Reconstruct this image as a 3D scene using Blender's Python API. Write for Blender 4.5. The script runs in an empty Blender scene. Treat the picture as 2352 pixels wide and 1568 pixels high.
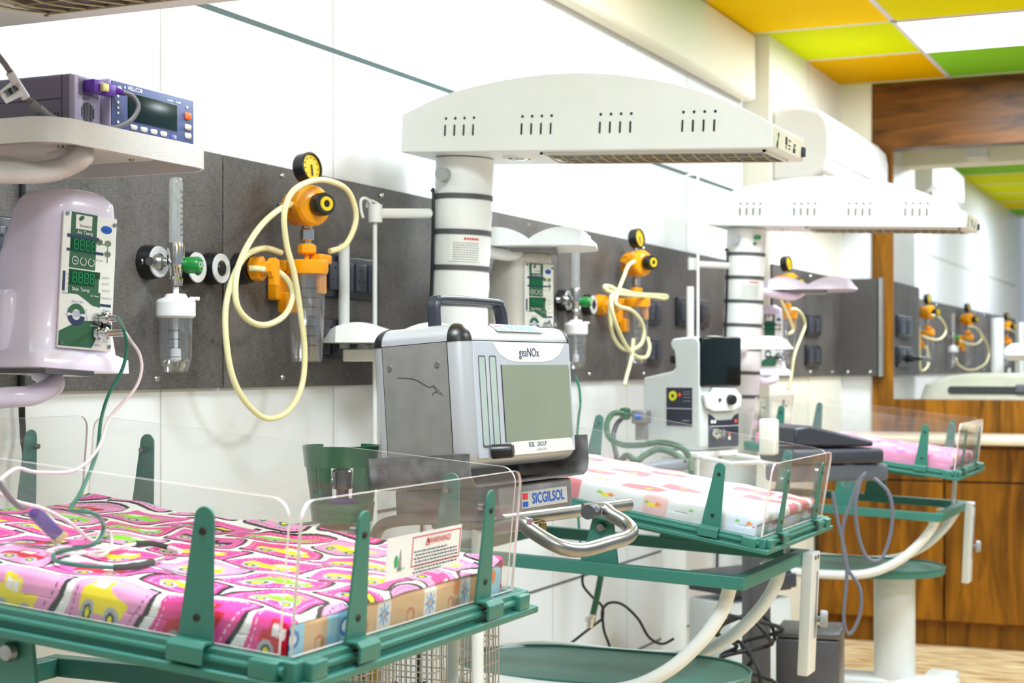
import bpy, bmesh, math, random
import numpy as np
from mathutils import Matrix, Vector
random.seed(7); np.random.seed(7)
SC = bpy.context.scene; COL = SC.collection
PI = math.pi; R = math.radians
# ---------------- camera ----------------
F = 3690.0; CX0, HY = 1176.0, 843.0; CH = 1.36
TH = R(24.3); cs, sn = math.cos(TH), math.sin(TH)
cam_d = bpy.data.cameras.new('camera'); cam = bpy.data.objects.new('camera', cam_d); COL.objects.link(cam)
cam.location = (0, 0, CH); cam.rotation_euler = (R(90), 0, TH)
cam_d.sensor_width = 36; cam_d.lens = F / 2352 * 36; cam_d.shift_y = (HY - 784) / 2352
cam_d.dof.use_dof = True; cam_d.dof.focus_distance = 2.72; cam_d.dof.aperture_fstop = 7.5
cam_d.clip_start = 0.05
SC.camera = cam
SC.view_settings.view_transform = 'Standard'; SC.view_settings.look = 'None'
SC.view_settings.exposure = 0.0; SC.view_settings.gamma = 1; SC.view_settings.use_curve_mapping = False
# ---------------- world + ceiling lamps' light ----------------
W = bpy.data.worlds.new('world'); SC.world = W; W.use_nodes = True
bg = W.node_tree.nodes['Background']; bg.inputs[0].default_value = (0.74, 0.87, 1, 1); bg.inputs[1].default_value = 0.46
CEIL = CH + 1.51; WX = -2.06
def area(x, y, sx, sy, power, z=CEIL - 0.03, name='ceiling_lamp_light'):
    d = bpy.data.lights.new(name, 'AREA'); d.shape = 'RECTANGLE'; d.size = sx; d.size_y = sy; d.energy = power
    d.color = (0.76, 0.885, 1)
    o = bpy.data.objects.new(name, d); o.location = (x, y, z); COL.objects.link(o); return o
LAMPS = [(-0.975, 7.455), (-0.975, 4.5), (-0.975, 1.55), (0.9, 6.0), (0.9, 3.0), (0.9, 0.0), (-0.975, 11.15), (-0.975, 14.1)]
for lx, ly in LAMPS: area(lx, ly, 0.7, 0.7, 60)
# ---------------- pixel <-> place ----------------
def D(px, py, d):
    u = (px - CX0) / F * d
    return Vector((cs * u - sn * d, sn * u + cs * d, CH - (py - HY) / F * d))
def PX(px, py, X):
    k = (px - CX0) / F; r = (k * cs - sn) / (cs + k * sn)
    Y = X / r; return D(px, py, -sn * X + cs * Y)
def PY(px, py, Y):
    k = (px - CX0) / F; r = (k * cs - sn) / (cs + k * sn)
    X = Y * r; return D(px, py, -sn * X + cs * Y)
# ---------------- materials ----------------
def lin(c): return tuple(((x / 12.92) if x <= 0.04045 else ((x + 0.055) / 1.055) ** 2.4) for x in [v / 255 for v in c])
MC = {}
def mat(name, c, rough=0.5, metal=0.0, var=0.04, vs=8.0, bump=0.0, bs=60.0, coat=0.0, spec=0.5, emit=0.0, stretch=None):
    if name in MC: return MC[name]
    m = bpy.data.materials.new(name); m.use_nodes = True; nt = m.node_tree; b = nt.nodes['Principled BSDF']
    col = lin(c)
    b.inputs['Roughness'].default_value = rough; b.inputs['Metallic'].default_value = metal
    b.inputs['Specular IOR Level'].default_value = spec; b.inputs['Coat Weight'].default_value = coat
    tc = nt.nodes.new('ShaderNodeTexCoord'); mp = nt.nodes.new('ShaderNodeMapping')
    nt.links.new(tc.outputs['Object'], mp.inputs[0])
    if stretch: mp.inputs['Scale'].default_value = stretch
    nz = nt.nodes.new('ShaderNodeTexNoise'); nz.inputs['Scale'].default_value = vs; nz.inputs['Detail'].default_value = 5
    nt.links.new(mp.outputs[0], nz.inputs['Vector'])
    rp = nt.nodes.new('ShaderNodeValToRGB'); rp.color_ramp.elements[0].position = 0.3; rp.color_ramp.elements[1].position = 0.7
    rp.color_ramp.elements[0].color = (*[max(0, x * (1 - var * 2)) for x in col], 1)
    rp.color_ramp.elements[1].color = (*[min(1, x * (1 + var * 2)) for x in col], 1)
    nt.links.new(nz.outputs['Fac'], rp.inputs[0]); nt.links.new(rp.outputs[0], b.inputs['Base Color'])
    if bump:
        n2 = nt.nodes.new('ShaderNodeTexNoise'); n2.inputs['Scale'].default_value = bs
        nt.links.new(mp.outputs[0], n2.inputs['Vector'])
        bp = nt.nodes.new('ShaderNodeBump'); bp.inputs['Strength'].default_value = bump; bp.inputs['Distance'].default_value = 0.002
        nt.links.new(n2.outputs['Fac'], bp.inputs['Height']); nt.links.new(bp.outputs[0], b.inputs['Normal'])
    if emit:
        b.inputs['Emission Color'].default_value = (*col, 1); b.inputs['Emission Strength'].default_value = emit
    MC[name] = m; return m
def clear(name, tint=(1, 1, 1), fac=0.06, rough=0.03, milk=0.0, base=0.025):
    if name in MC: return MC[name]
    m = bpy.data.materials.new(name); m.use_nodes = True; nt = m.node_tree; nt.nodes.clear()
    o = nt.nodes.new('ShaderNodeOutputMaterial'); tr = nt.nodes.new('ShaderNodeBsdfTransparent'); tr.inputs[0].default_value = (*tint, 1)
    gl = nt.nodes.new('ShaderNodeBsdfGlossy'); gl.inputs['Roughness'].default_value = rough; gl.inputs[0].default_value = (0.95, 0.95, 0.95, 1)
    lw = nt.nodes.new('ShaderNodeLayerWeight'); lw.inputs[0].default_value = 0.5
    pw = nt.nodes.new('ShaderNodeMath'); pw.operation = 'POWER'; pw.inputs[1].default_value = 5.0; nt.links.new(lw.outputs['Facing'], pw.inputs[0])
    ma = nt.nodes.new('ShaderNodeMath'); ma.operation = 'MULTIPLY_ADD'; ma.inputs[1].default_value = 0.8; ma.inputs[2].default_value = base; nt.links.new(pw.outputs[0], ma.inputs[0])
    mx = nt.nodes.new('ShaderNodeMixShader'); nt.links.new(ma.outputs[0], mx.inputs[0]); nt.links.new(tr.outputs[0], mx.inputs[1]); nt.links.new(gl.outputs[0], mx.inputs[2])
    df = nt.nodes.new('ShaderNodeBsdfDiffuse'); df.inputs[0].default_value = (0.9, 0.9, 0.9, 1)
    nz = nt.nodes.new('ShaderNodeTexNoise'); nz.inputs['Scale'].default_value = 6; nz.inputs['Detail'].default_value = 6
    mu = nt.nodes.new('ShaderNodeMath'); mu.operation = 'MULTIPLY'; mu.inputs[1].default_value = milk * 2; nt.links.new(nz.outputs['Fac'], mu.inputs[0])
    m2 = nt.nodes.new('ShaderNodeMixShader'); nt.links.new(mu.outputs[0], m2.inputs[0]); nt.links.new(mx.outputs[0], m2.inputs[1]); nt.links.new(df.outputs[0], m2.inputs[2])
    nt.links.new(m2.outputs[0], o.inputs[0]); MC[name] = m; return m
def vcol_mat(name, rough=0.85, bump=0.25):
    m = bpy.data.materials.new(name); m.use_nodes = True; nt = m.node_tree; b = nt.nodes['Principled BSDF']
    a = nt.nodes.new('ShaderNodeAttribute'); a.attribute_name = 'print'; nt.links.new(a.outputs['Color'], b.inputs['Base Color'])
    b.inputs['Roughness'].default_value = rough; b.inputs['Specular IOR Level'].default_value = 0.2
    tc = nt.nodes.new('ShaderNodeTexCoord'); n2 = nt.nodes.new('ShaderNodeTexNoise'); n2.inputs['Scale'].default_value = 400
    nt.links.new(tc.outputs['Object'], n2.inputs['Vector'])
    bp = nt.nodes.new('ShaderNodeBump'); bp.inputs['Strength'].default_value = bump; bp.inputs['Distance'].default_value = 0.001
    nt.links.new(n2.outputs['Fac'], bp.inputs['Height']); nt.links.new(bp.outputs[0], b.inputs['Normal']); return m
def wood(name, c1, c2, stretch=(1, 1, 0.12), rough=0.35):
    m = bpy.data.materials.new(name); m.use_nodes = True; nt = m.node_tree; b = nt.nodes['Principled BSDF']
    tc = nt.nodes.new('ShaderNodeTexCoord'); mp = nt.nodes.new('ShaderNodeMapping'); mp.inputs['Scale'].default_value = stretch
    nz = nt.nodes.new('ShaderNodeTexNoise'); nz.inputs['Scale'].default_value = 14; nz.inputs['Detail'].default_value = 8; nz.inputs['Distortion'].default_value = 1.2
    rp = nt.nodes.new('ShaderNodeValToRGB'); rp.color_ramp.elements[0].position = 0.32; rp.color_ramp.elements[1].position = 0.7
    rp.color_ramp.elements[0].color = (*lin(c1), 1); rp.color_ramp.elements[1].color = (*lin(c2), 1)
    nt.links.new(tc.outputs['Object'], mp.inputs[0]); nt.links.new(mp.outputs[0], nz.inputs['Vector'])
    nt.links.new(nz.outputs['Fac'], rp.inputs[0]); nt.links.new(rp.outputs[0], b.inputs['Base Color']); b.inputs['Roughness'].default_value = rough; b.inputs['Specular IOR Level'].default_value = 0.25
    return m
def laminate(name):
    m = bpy.data.materials.new(name); m.use_nodes = True; nt = m.node_tree; b = nt.nodes['Principled BSDF']
    tc = nt.nodes.new('ShaderNodeTexCoord'); out = None
    acc = []
    for sc, st in (((1, 6, 90), 9), ((1, 90, 6), 9), ((1, 1.2, 1), 3)):
        mp = nt.nodes.new('ShaderNodeMapping'); mp.inputs['Scale'].default_value = sc; nt.links.new(tc.outputs['Object'], mp.inputs[0])
        nz = nt.nodes.new('ShaderNodeTexNoise'); nz.inputs['Scale'].default_value = st; nz.inputs['Detail'].default_value = 4
        nt.links.new(mp.outputs[0], nz.inputs['Vector']); acc.append(nz.outputs['Fac'])
    a1 = nt.nodes.new('ShaderNodeMath'); a1.operation = 'ADD'; nt.links.new(acc[0], a1.inputs[0]); nt.links.new(acc[1], a1.inputs[1])
    a2 = nt.nodes.new('ShaderNodeMath'); a2.operation = 'ADD'; nt.links.new(a1.outputs[0], a2.inputs[0]); nt.links.new(acc[2], a2.inputs[1])
    dv = nt.nodes.new('ShaderNodeMath'); dv.operation = 'DIVIDE'; dv.inputs[1].default_value = 3; nt.links.new(a2.outputs[0], dv.inputs[0])
    rp = nt.nodes.new('ShaderNodeValToRGB'); rp.color_ramp.elements[0].position = 0.38; rp.color_ramp.elements[1].position = 0.62
    rp.color_ramp.elements[0].color = (*lin((48, 45, 44)), 1); rp.color_ramp.elements[1].color = (*lin((110, 105, 102)), 1)
    nt.links.new(dv.outputs[0], rp.inputs[0]); nt.links.new(rp.outputs[0], b.inputs['Base Color']); b.inputs['Roughness'].default_value = 0.45
    b.inputs['Specular IOR Level'].default_value = 0.35
    return m
def travertine(name):
    m = bpy.data.materials.new(name); m.use_nodes = True; nt = m.node_tree; b = nt.nodes['Principled BSDF']
    tc = nt.nodes.new('ShaderNodeTexCoord'); mp = nt.nodes.new('ShaderNodeMapping'); mp.inputs['Scale'].default_value = (1, 5, 1)
    nz = nt.nodes.new('ShaderNodeTexNoise'); nz.inputs['Scale'].default_value = 6; nz.inputs['Detail'].default_value = 10; nz.inputs['Distortion'].default_value = 0.6
    rp = nt.nodes.new('ShaderNodeValToRGB'); rp.color_ramp.elements[0].position = 0.35; rp.color_ramp.elements[1].position = 0.62
    rp.color_ramp.elements[0].color = (*lin((176, 135, 84)), 1); rp.color_ramp.elements[1].color = (*lin((240, 218, 176)), 1)
    nt.links.new(tc.outputs['Object'], mp.inputs[0]); nt.links.new(mp.outputs[0], nz.inputs['Vector'])
    nt.links.new(nz.outputs['Fac'], rp.inputs[0]); nt.links.new(rp.outputs[0], b.inputs['Base Color']); b.inputs['Roughness'].default_value = 0.3
    return m
white_wall = mat('white_wall_tile', (228, 229, 230), 0.35, var=0.012, vs=1.5)
cream_paint = mat('cream_paint', (240, 235, 214), 0.6, var=0.015, vs=2)
white_metal = mat('white_powder_coat', (222, 224, 222), 0.35, var=0.015, bump=0.12, bs=500)
cream_metal = mat('cream_powder_coat', (236, 237, 234), 0.4, var=0.02, bump=0.12, bs=400)
beige_metal = mat('beige_powder_coat', (208, 205, 200), 0.38, var=0.02, bump=0.3, bs=350)
pink_white = mat('lilac_white_plastic', (240, 232, 250), 0.22, var=0.02, coat=0.4)
warm_white = mat('warm_white_plastic', (214, 208, 196), 0.3, var=0.02, coat=0.2)
green_metal = mat('sea_green_enamel', (54, 120, 107), 0.38, var=0.03, bump=0.15, bs=300)
green_dark = mat('sea_green_enamel_shelf', (68, 126, 112), 0.42, var=0.05, bump=0.1, bs=200)
black_plastic = mat('black_plastic', (24, 24, 27), 0.35, var=0.05)
black_rubber = mat('black_rubber', (34, 34, 34), 0.7, var=0.05)
navy_plastic = mat('navy_socket_plastic', (36, 38, 46), 0.35, var=0.05)
grey_band = mat('grey_strap', (84, 84, 84), 0.5)
chrome = mat('chrome', (205, 205, 205), 0.16, 1.0, var=0.03)
steel = mat('brushed_steel', (150, 150, 150), 0.32, 0.95, var=0.1, vs=14)
dull_steel = mat('dull_steel', (140, 138, 138), 0.42, 0.45, var=0.12, vs=18, bump=0.2, bs=60)
dark_steel = mat('dark_steel', (112, 110, 111), 0.5, 0.35, var=0.2, vs=40)
alu = mat('anodised_aluminium', (190, 191, 194), 0.36, 0.45, var=0.03, vs=6)
alu_side = mat('grey_side_sheet', (138, 136, 132), 0.5, 0.3, var=0.05, vs=25)
face_grey = mat('pale_blue_grey_face', (180, 186, 197), 0.4, var=0.02)
off_white = mat('off_white_print', (226, 230, 224), 0.4, var=0.01)
lcd = mat('greenish_lcd', (136, 144, 126), 0.22, var=0.05, vs=3)
yellow_pl = mat('amber_plastic', (246, 160, 6), 0.3, var=0.04, coat=0.2)
yellow_face = mat('gauge_yellow', (226, 190, 10), 0.4)
hose_cream = mat('cream_silicone_hose', (236, 228, 176), 0.35, var=0.03)
green_knob = mat('green_knob', (16, 128, 52), 0.35, var=0.05)
white_pl = mat('white_plastic', (232, 232, 232), 0.35, var=0.015)
jar_clear = clear('clear_jar', (0.93, 0.94, 0.95), rough=0.05, milk=0.025, base=0.09)
acrylic = clear('acrylic_sheet', (0.975, 0.98, 0.975), milk=0.022)
acrylic_edge = mat('acrylic_cut_edge', (228, 214, 214), 0.2, var=0.06, vs=30)
laminate_m = laminate('woven_grey_laminate'); seam_grey = mat('seam_grey', (190, 190, 186), 0.7); seam_dark = mat('seam_dark', (96, 100, 98), 0.7); seam_teal = mat('seam_teal', (52, 80, 80), 0.6)
wood_m = wood('brown_wood_veneer', (88, 52, 4), (156, 100, 16)); wood_h = wood('brown_wood_veneer_lintel', (64, 36, 12), (134, 82, 24), (0.15, 1, 1)); wood_dark = mat('dark_wood_gap', (48, 24, 8), 0.6)
trav = travertine('travertine_floor')
ox_body = mat('mauve_grey_case', (112, 102, 122), 0.45, var=0.03, bump=0.1, bs=300); ox_dark = mat('mauve_dark_gap', (50, 44, 58), 0.5)
ox_face = mat('slate_blue_face', (70, 82, 124), 0.4, var=0.02); ox_bezel = mat('lavender_grey_bezel', (172, 162, 186), 0.4)
dark_glass = mat('dark_glass', (14, 34, 36), 0.2, var=0.2, vs=4, spec=0.25)
beige_btn = mat('beige_button', (206, 190, 182), 0.4); orange_btn = mat('orange_button', (236, 96, 36), 0.4)
purple = mat('purple_plastic', (88, 40, 150), 0.35, var=0.05); pale_yellow = mat('pale_yellow_plastic', (214, 206, 136), 0.4)
grey_cable = mat('grey_cable', (110, 106, 112), 0.5); green_cable = mat('green_cable', (18, 112, 92), 0.35); pink_cable = mat('pinkish_white_cable', (236, 216, 220), 0.35)
panel_print = mat('cream_white_print', (232, 234, 226), 0.4, var=0.01); print_green = mat('print_green', (48, 98, 66), 0.4, var=0.02)
print_green2 = mat('print_olive', (120, 138, 110), 0.4); print_blue = mat('print_blue', (24, 92, 190), 0.4); print_navy = mat('print_navy', (44, 54, 92), 0.4)
seg_green = mat('led_segment_green', (30, 150, 90), 0.4, emit=0.1); seg_dark = mat('led_window', (10, 76, 48), 0.15)
text_dark = mat('text_dark', (40, 44, 60), 0.5); text_white = mat('text_white', (236, 236, 236), 0.5); text_red = mat('text_red', (206, 48, 56), 0.5); text_grey = mat('text_grey', (120, 120, 128), 0.5)
text_blue = mat('text_blue', (26, 82, 170), 0.5); text_cyan = mat('text_cyan', (40, 170, 206), 0.5)
lamp_emit = mat('lamp_diffuser', (255, 255, 250), 0.4, emit=6.0); grid_white = mat('ceiling_grid_white', (214, 204, 206), 0.5)
t_orange = mat('ceiling_orange', (248, 204, 0), 0.7, var=0.03, vs=1, spec=0.02); t_lime = mat('ceiling_lime', (206, 212, 6), 0.7, var=0.03, vs=1, spec=0.02)
t_amber = mat('ceiling_amber', (220, 166, 0), 0.7, var=0.03, vs=1, spec=0.02); t_green = mat('ceiling_green', (132, 192, 48), 0.7, var=0.03, vs=1, spec=0.02); t_yel = mat('ceiling_yellow', (226, 214, 4), 0.7, var=0.03, vs=1, spec=0.02)
brown_cyl = mat('ochre_cylinder_paint', (122, 92, 28), 0.4, var=0.18, vs=20); collar_green = mat('collar_green', (14, 86, 50), 0.3, var=0.04, coat=0.3)
vent_white = mat('ventilator_white', (204, 208, 208), 0.4, var=0.02); charcoal = mat('charcoal_plastic', (52, 54, 64), 0.4, var=0.05)
hose_green = mat('dark_green_hose', (36, 88, 56), 0.45); marker = mat('marker_black', (40, 30, 20), 0.6); screen_dark = mat('screen_dark', (12, 24, 26), 0.12, spec=0.3)
bin_steel = mat('bin_grey_steel', (104, 104, 108), 0.35, 0.6, var=0.06)
# ---------------- mesh builder ----------------
def cat(pts, n=8, closed=False):
    P = [Vector(p) for p in pts]; out = []; N = len(P)
    rng = range(N if closed else N - 1)
    for i in rng:
        if closed: a, b, c, d = P[(i - 1) % N], P[i], P[(i + 1) % N], P[(i + 2) % N]
        else: a, b, c, d = P[max(i - 1, 0)], P[i], P[i + 1], P[min(i + 2, N - 1)]
        for j in range(n):
            t = j / n
            out.append(0.5 * ((2 * b) + (c - a) * t + (2 * a - 5 * b + 4 * c - d) * t * t + (3 * b - a - 3 * c + d) * t ** 3))
    if not closed: out.append(P[-1])
    return out
def rrect(w, h, r, n=5, cx=0, cy=0):
    pts = []; r = min(r, w / 2 - 1e-5, h / 2 - 1e-5)
    for qx, qy, a0 in ((1, 1, 0), (-1, 1, 90), (-1, -1, 180), (1, -1, 270)):
        for j in range(n + 1):
            a = R(a0 + 90 * j / n); pts.append((cx + qx * (w / 2 - r) + r * math.cos(a), cy + qy * (h / 2 - r) + r * math.sin(a)))
    return pts
def circ(r, n=24, cx=0, cy=0): return [(cx + r * math.cos(2 * PI * i / n), cy + r * math.sin(2 * PI * i / n)) for i in range(n)]
class MB:
    def __init__(s, m=None): s.v = []; s.f = []; s.mi = []; s.m = m.copy() if m else Matrix(); s.cur = 0
    def add(s, vs, fs):
        b = len(s.v); s.v += [tuple(s.m @ Vector(p)) for p in vs]
        for f in fs: s.f.append(tuple(i + b for i in f)); s.mi.append(s.cur)
        return s
    def box(s, c, size, rot=None):
        c = Vector(c); x, y, z = [d / 2 for d in size]
        vs = [Vector(p) for p in ((-x, -y, -z), (x, -y, -z), (x, y, -z), (-x, y, -z), (-x, -y, z), (x, -y, z), (x, y, z), (-x, y, z))]
        if rot is not None: vs = [rot @ p for p in vs]
        return s.add([c + p for p in vs], [(3, 2, 1, 0), (4, 5, 6, 7), (0, 1, 5, 4), (1, 2, 6, 5), (2, 3, 7, 6), (3, 0, 4, 7)])
    def b2(s, a, b): return s.box([(a[i] + b[i]) / 2 for i in range(3)], [abs(b[i] - a[i]) for i in range(3)])
    def rbox(s, c, size, r=0.004, n=3, rot=None):
        bm = bmesh.new(); bmesh.ops.create_cube(bm, size=1); bmesh.ops.scale(bm, vec=size, verts=bm.verts)
        bmesh.ops.bevel(bm, geom=bm.edges[:], offset=min(r, min(size) * 0.49), segments=n, profile=0.5, affect='EDGES')
        c = Vector(c); vs = [c + ((rot @ v.co) if rot is not None else v.co) for v in bm.verts]
        fs = [tuple(v.index for v in f.verts) for f in bm.faces]; bm.free(); return s.add(vs, fs)
    def cyl(s, p0, p1, r, r2=None, n=24):
        return s.lathe([(0, 0), (r, 0), (r if r2 is None else r2, (Vector(p1) - Vector(p0)).length), (0, (Vector(p1) - Vector(p0)).length)], p0, Vector(p1) - Vector(p0), n)
    def lathe(s, prof, o, axis=(0, 0, 1), n=28):
        ax = Vector(axis).normalized(); q = ax.to_track_quat('Z', 'Y').to_matrix(); o = Vector(o); vs = []; fs = []; idx = []
        for r, h in prof:
            if r < 1e-6: idx.append([len(vs)] * n); vs.append(o + q @ Vector((0, 0, h)))
            else:
                idx.append(list(range(len(vs), len(vs) + n)))
                for i in range(n): a = 2 * PI * i / n; vs.append(o + q @ Vector((r * math.cos(a), r * math.sin(a), h)))
        for a, b in zip(idx[:-1], idx[1:]):
            for i in range(n):
                j = (i + 1) % n; f = []
                for t in (a[i], a[j], b[j], b[i]):
                    if t not in f: f.append(t)
                if len(f) > 2: fs.append(tuple(f))
        return s.add(vs, fs)
    def tube(s, pts, r, n=12, sm=8, closed=False, caps=True):
        P = cat(pts, sm, closed) if sm else [Vector(p) for p in pts]; N = len(P); vs = []; fs = []; up = None
        for i in range(N):
            if closed: t = (P[(i + 1) % N] - P[i - 1]).normalized()
            else: t = (P[min(i + 1, N - 1)] - P[max(i - 1, 0)]).normalized()
            if up is None: up = t.orthogonal().normalized()
            up = (up - t * up.dot(t)).normalized(); bi = t.cross(up)
            for j in range(n): a = 2 * PI * j / n; vs.append(P[i] + (up * math.cos(a) + bi * math.sin(a)) * r)
        for i in range(N if closed else N - 1):
            k = (i + 1) % N
            for j in range(n): q = (j + 1) % n; fs.append((i * n + j, i * n + q, k * n + q, k * n + j))
        if not closed and caps: fs.append(tuple(range(n - 1, -1, -1))); fs.append(tuple((N - 1) * n + j for j in range(n)))
        return s.add(vs, fs)
    def prism(s, poly, o, U, V, depth):
        o, U, V = Vector(o), Vector(U).normalized(), Vector(V).normalized(); N = U.cross(V).normalized() * depth; n = len(poly)
        vs = [o + U * a + V * b for a, b in poly] + [o + U * a + V * b + N for a, b in poly]
        fs = [tuple(range(n - 1, -1, -1)), tuple(range(n, 2 * n))] + [(i, (i + 1) % n, (i + 1) % n + n, i + n) for i in range(n)]
        return s.add(vs, fs)
    def loft(s, rings):
        # rings: (z, cx, cy, w, d, r)
        vs = []; n = 0
        for z, cx, cy, w, d, r in rings:
            p = rrect(w, d, r, 5, cx, cy); n = len(p); vs += [(a, b, z) for a, b in p]
        fs = [tuple(range(n - 1, -1, -1)), tuple(range((len(rings) - 1) * n, len(rings) * n))]
        for k in range(len(rings) - 1):
            for i in range(n): j = (i + 1) % n; fs.append((k * n + i, k * n + j, (k + 1) * n + j, (k + 1) * n + i))
        return s.add(vs, fs)
RM = {}
def build(mb, name, mats, parent=None, bevel=0, world=False, ang=35, smooth=True):
    me = bpy.data.meshes.new(name); v = mb.v
    if world and parent is not None:
        inv = RM[parent].inverted(); v = [tuple(inv @ Vector(p)) for p in v]
    me.from_pydata(v, [], mb.f); ml = mats if isinstance(mats, (list, tuple)) else [mats]
    for m in ml: me.materials.append(m)
    me.polygons.foreach_set('material_index', mb.mi)
    if smooth:
        me.polygons.foreach_set('use_smooth', [True] * len(me.polygons)); me.update(); me.set_sharp_from_angle(angle=R(ang))
    me.update(); o = bpy.data.objects.new(name, me); COL.objects.link(o)
    if parent is not None: o.parent = parent; RM[o] = RM[parent]
    else: RM[o] = Matrix()
    if bevel:
        b = o.modifiers.new('bevel', 'BEVEL'); b.width = bevel; b.segments = 2; b.limit_method = 'ANGLE'; b.angle_limit = R(40)
    return o
def tag(o, label, cat_, group=None, kind=None):
    o['label'] = label; o['category'] = cat_
    if group: o['group'] = group
    if kind: o['kind'] = kind
    return o
def thing(name, label, cat_, loc=(0, 0, 0), rz=0, rx=0, group=None, M=None):
    o = bpy.data.objects.new(name, None); o.empty_display_size = 0.05; COL.objects.link(o)
    if M is None: M = Matrix.Translation(Vector(loc)) @ Matrix.Rotation(rz, 4, 'Z') @ Matrix.Rotation(rx, 4, 'X')
    o.matrix_basis = M; RM[o] = M; return tag(o, label, cat_, group)
def struct(name, mb, m, **k):
    o = build(mb, name, m, **k); o['kind'] = 'structure'; return o
def textmb(s, size, o, U, V, mb=None, depth=0.0006, align='CENTER', bold=0.0, sx=1.0):
    cu = bpy.data.curves.new('t', 'FONT'); cu.body = s; cu.size = size; cu.align_x = align; cu.align_y = 'CENTER'; cu.extrude = 0; cu.offset = bold; cu.resolution_u = 3
    ob = bpy.data.objects.new('t', cu); COL.objects.link(ob); dg = bpy.context.evaluated_depsgraph_get(); me = bpy.data.meshes.new_from_object(ob.evaluated_get(dg))
    mb = mb or MB(); o, U, V = Vector(o), Vector(U).normalized(), Vector(V).normalized(); N = U.cross(V) * depth
    vs = [o + U * v.co.x * sx + V * v.co.y + N for v in me.vertices]; fs = [tuple(p.vertices) for p in me.polygons]
    mb.add(vs, fs); bpy.data.objects.remove(ob); bpy.data.curves.remove(cu); bpy.data.meshes.remove(me); return mb
def lbl(o, s): o['label'] = s; return o
# ================= ROOM =================
PIL_Y, PART_Y, W2X, PFX = 7.14, 8.62, -1.94, -1.73
struct('floor', MB().b2((-2.3, -2.5, -0.05), (3.2, 17, 0)), trav)
m = MB(); m.b2((WX - 0.15, -2.5, 0), (WX, PIL_Y, CEIL)); struct('wall_left', m, white_wall)
m = MB(); m.b2((WX - 0.15, PIL_Y, 0), (W2X, PART_Y, CEIL)); struct('wall_left_pier', m, mat('cream_white_wall', (240, 237, 224), 0.5, var=0.012, vs=1.5))
m = MB(); m.b2((WX - 0.15, 9.67, 0), (-2.0, 17, CEIL)); struct('wall_left_far', m, white_wall); m = MB(); m.b2((WX - 0.15, PART_Y, 0), (PFX - 0.012, 9.66, CEIL)); struct('wall_left_corner', m, white_wall)
m = MB(); m.b2((WX, -2.5, CH + 1.205), (WX + 0.07, PIL_Y - 0.04, CEIL)); struct('trim_1', m, cream_paint, bevel=0.02)
# tile joints
m = MB()
for z in (0.98, 0.64, 0.296): m.b2((WX, -2.4, z - 0.004), (WX + 0.0015, PIL_Y, z + 0.004))
struct('trim_2', m, seam_dark)
m = MB(); m.b2((WX, -2.4, 2.145), (WX + 0.0015, PIL_Y, 2.157)); struct('trim_3', m, seam_teal)
m = MB(); y = 2.77 - 0.706 * 4
while y < 7: m.b2((WX, y - 0.002, 0), (WX + 0.001, y + 0.002, CH + 1.2)); y += 0.706
m.b2((W2X, 7.86, 0), (W2X + 0.001, 7.868, CEIL)); struct('trim_4', m, seam_grey)
m = MB(); m.b2((-2.0, 9.7, 2.15), (-1.998, 16.5, 2.17)); struct('trim_5', m, seam_grey)
# ceiling with coloured tiles
m = MB(); tx = [-2.06, -1.37] + [-1.37 + 0.74 * i for i in range(1, 7)]; ty = [7.08 + 0.74 * i for i in range(-13, 14)]
cols = {(0, 12): 0, (1, 12): 4, (0, 13): 1, (0, 14): 2, (1, 14): 3}
tm = [t_orange, t_lime, t_amber, t_green, t_yel, grid_white]
lampset = set()
for lx, ly in LAMPS: lampset.add((min(range(len(tx) - 1), key=lambda i: abs((tx[i] + tx[i + 1]) / 2 - lx)), min(range(len(ty) - 1), key=lambda j: abs((ty[j] + ty[j + 1]) / 2 - ly))))
rc = random.Random(3)
for i in range(len(tx) - 1):
    for j in range(len(ty) - 1):
        if ty[j] > 16.5: continue
        if (i, j) in lampset: continue
        m.cur = cols.get((i, j), rc.choice([0, 1, 2, 3, 4])); m.b2((tx[i] + 0.012, ty[j] + 0.012, CEIL), (tx[i + 1] - 0.012, ty[j + 1] - 0.012, CEIL + 0.02))
m.cur = 5; m.b2((-2.2, -2.6, CEIL + 0.004), (3.1, 17, CEIL + 0.03))
for x in tx: m.b2((x - 0.012, -2.5, CEIL - 0.001), (x + 0.012, 16.7, CEIL + 0.004))
for y in ty: m.b2((-2.06, y - 0.012, CEIL - 0.001), (3.1, y + 0.012, CEIL + 0.004))
struct('ceiling', m, tm)
for n, (i, j) in enumerate(sorted(lampset)):
    t = thing('ceiling_light', 'square flush white ceiling light panel among the lime and green tiles' if (i, j) == (1, 13) else 'square flush ceiling light panel outside the framed view', 'light', ((tx[i] + tx[i + 1]) / 2, (ty[j] + ty[j + 1]) / 2, CEIL), group=None if (i, j) == (1, 13) else 'ceiling light panels out of view')
    build(MB().b2((-0.355, -0.355, -0.006), (0.355, 0.355, 0.0)), 'diffuser', lamp_emit, t)
    f = MB()
    for a, b in (((-0.365, -0.365), (0.365, -0.355)), ((-0.365, 0.355), (0.365, 0.365)), ((-0.365, -0.355), (-0.355, 0.355)), ((0.355, -0.355), (0.365, 0.355))): f.b2((a[0], a[1], -0.008), (b[0], b[1], 0.002))
    build(f, 'frame', grid_white, t)
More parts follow.
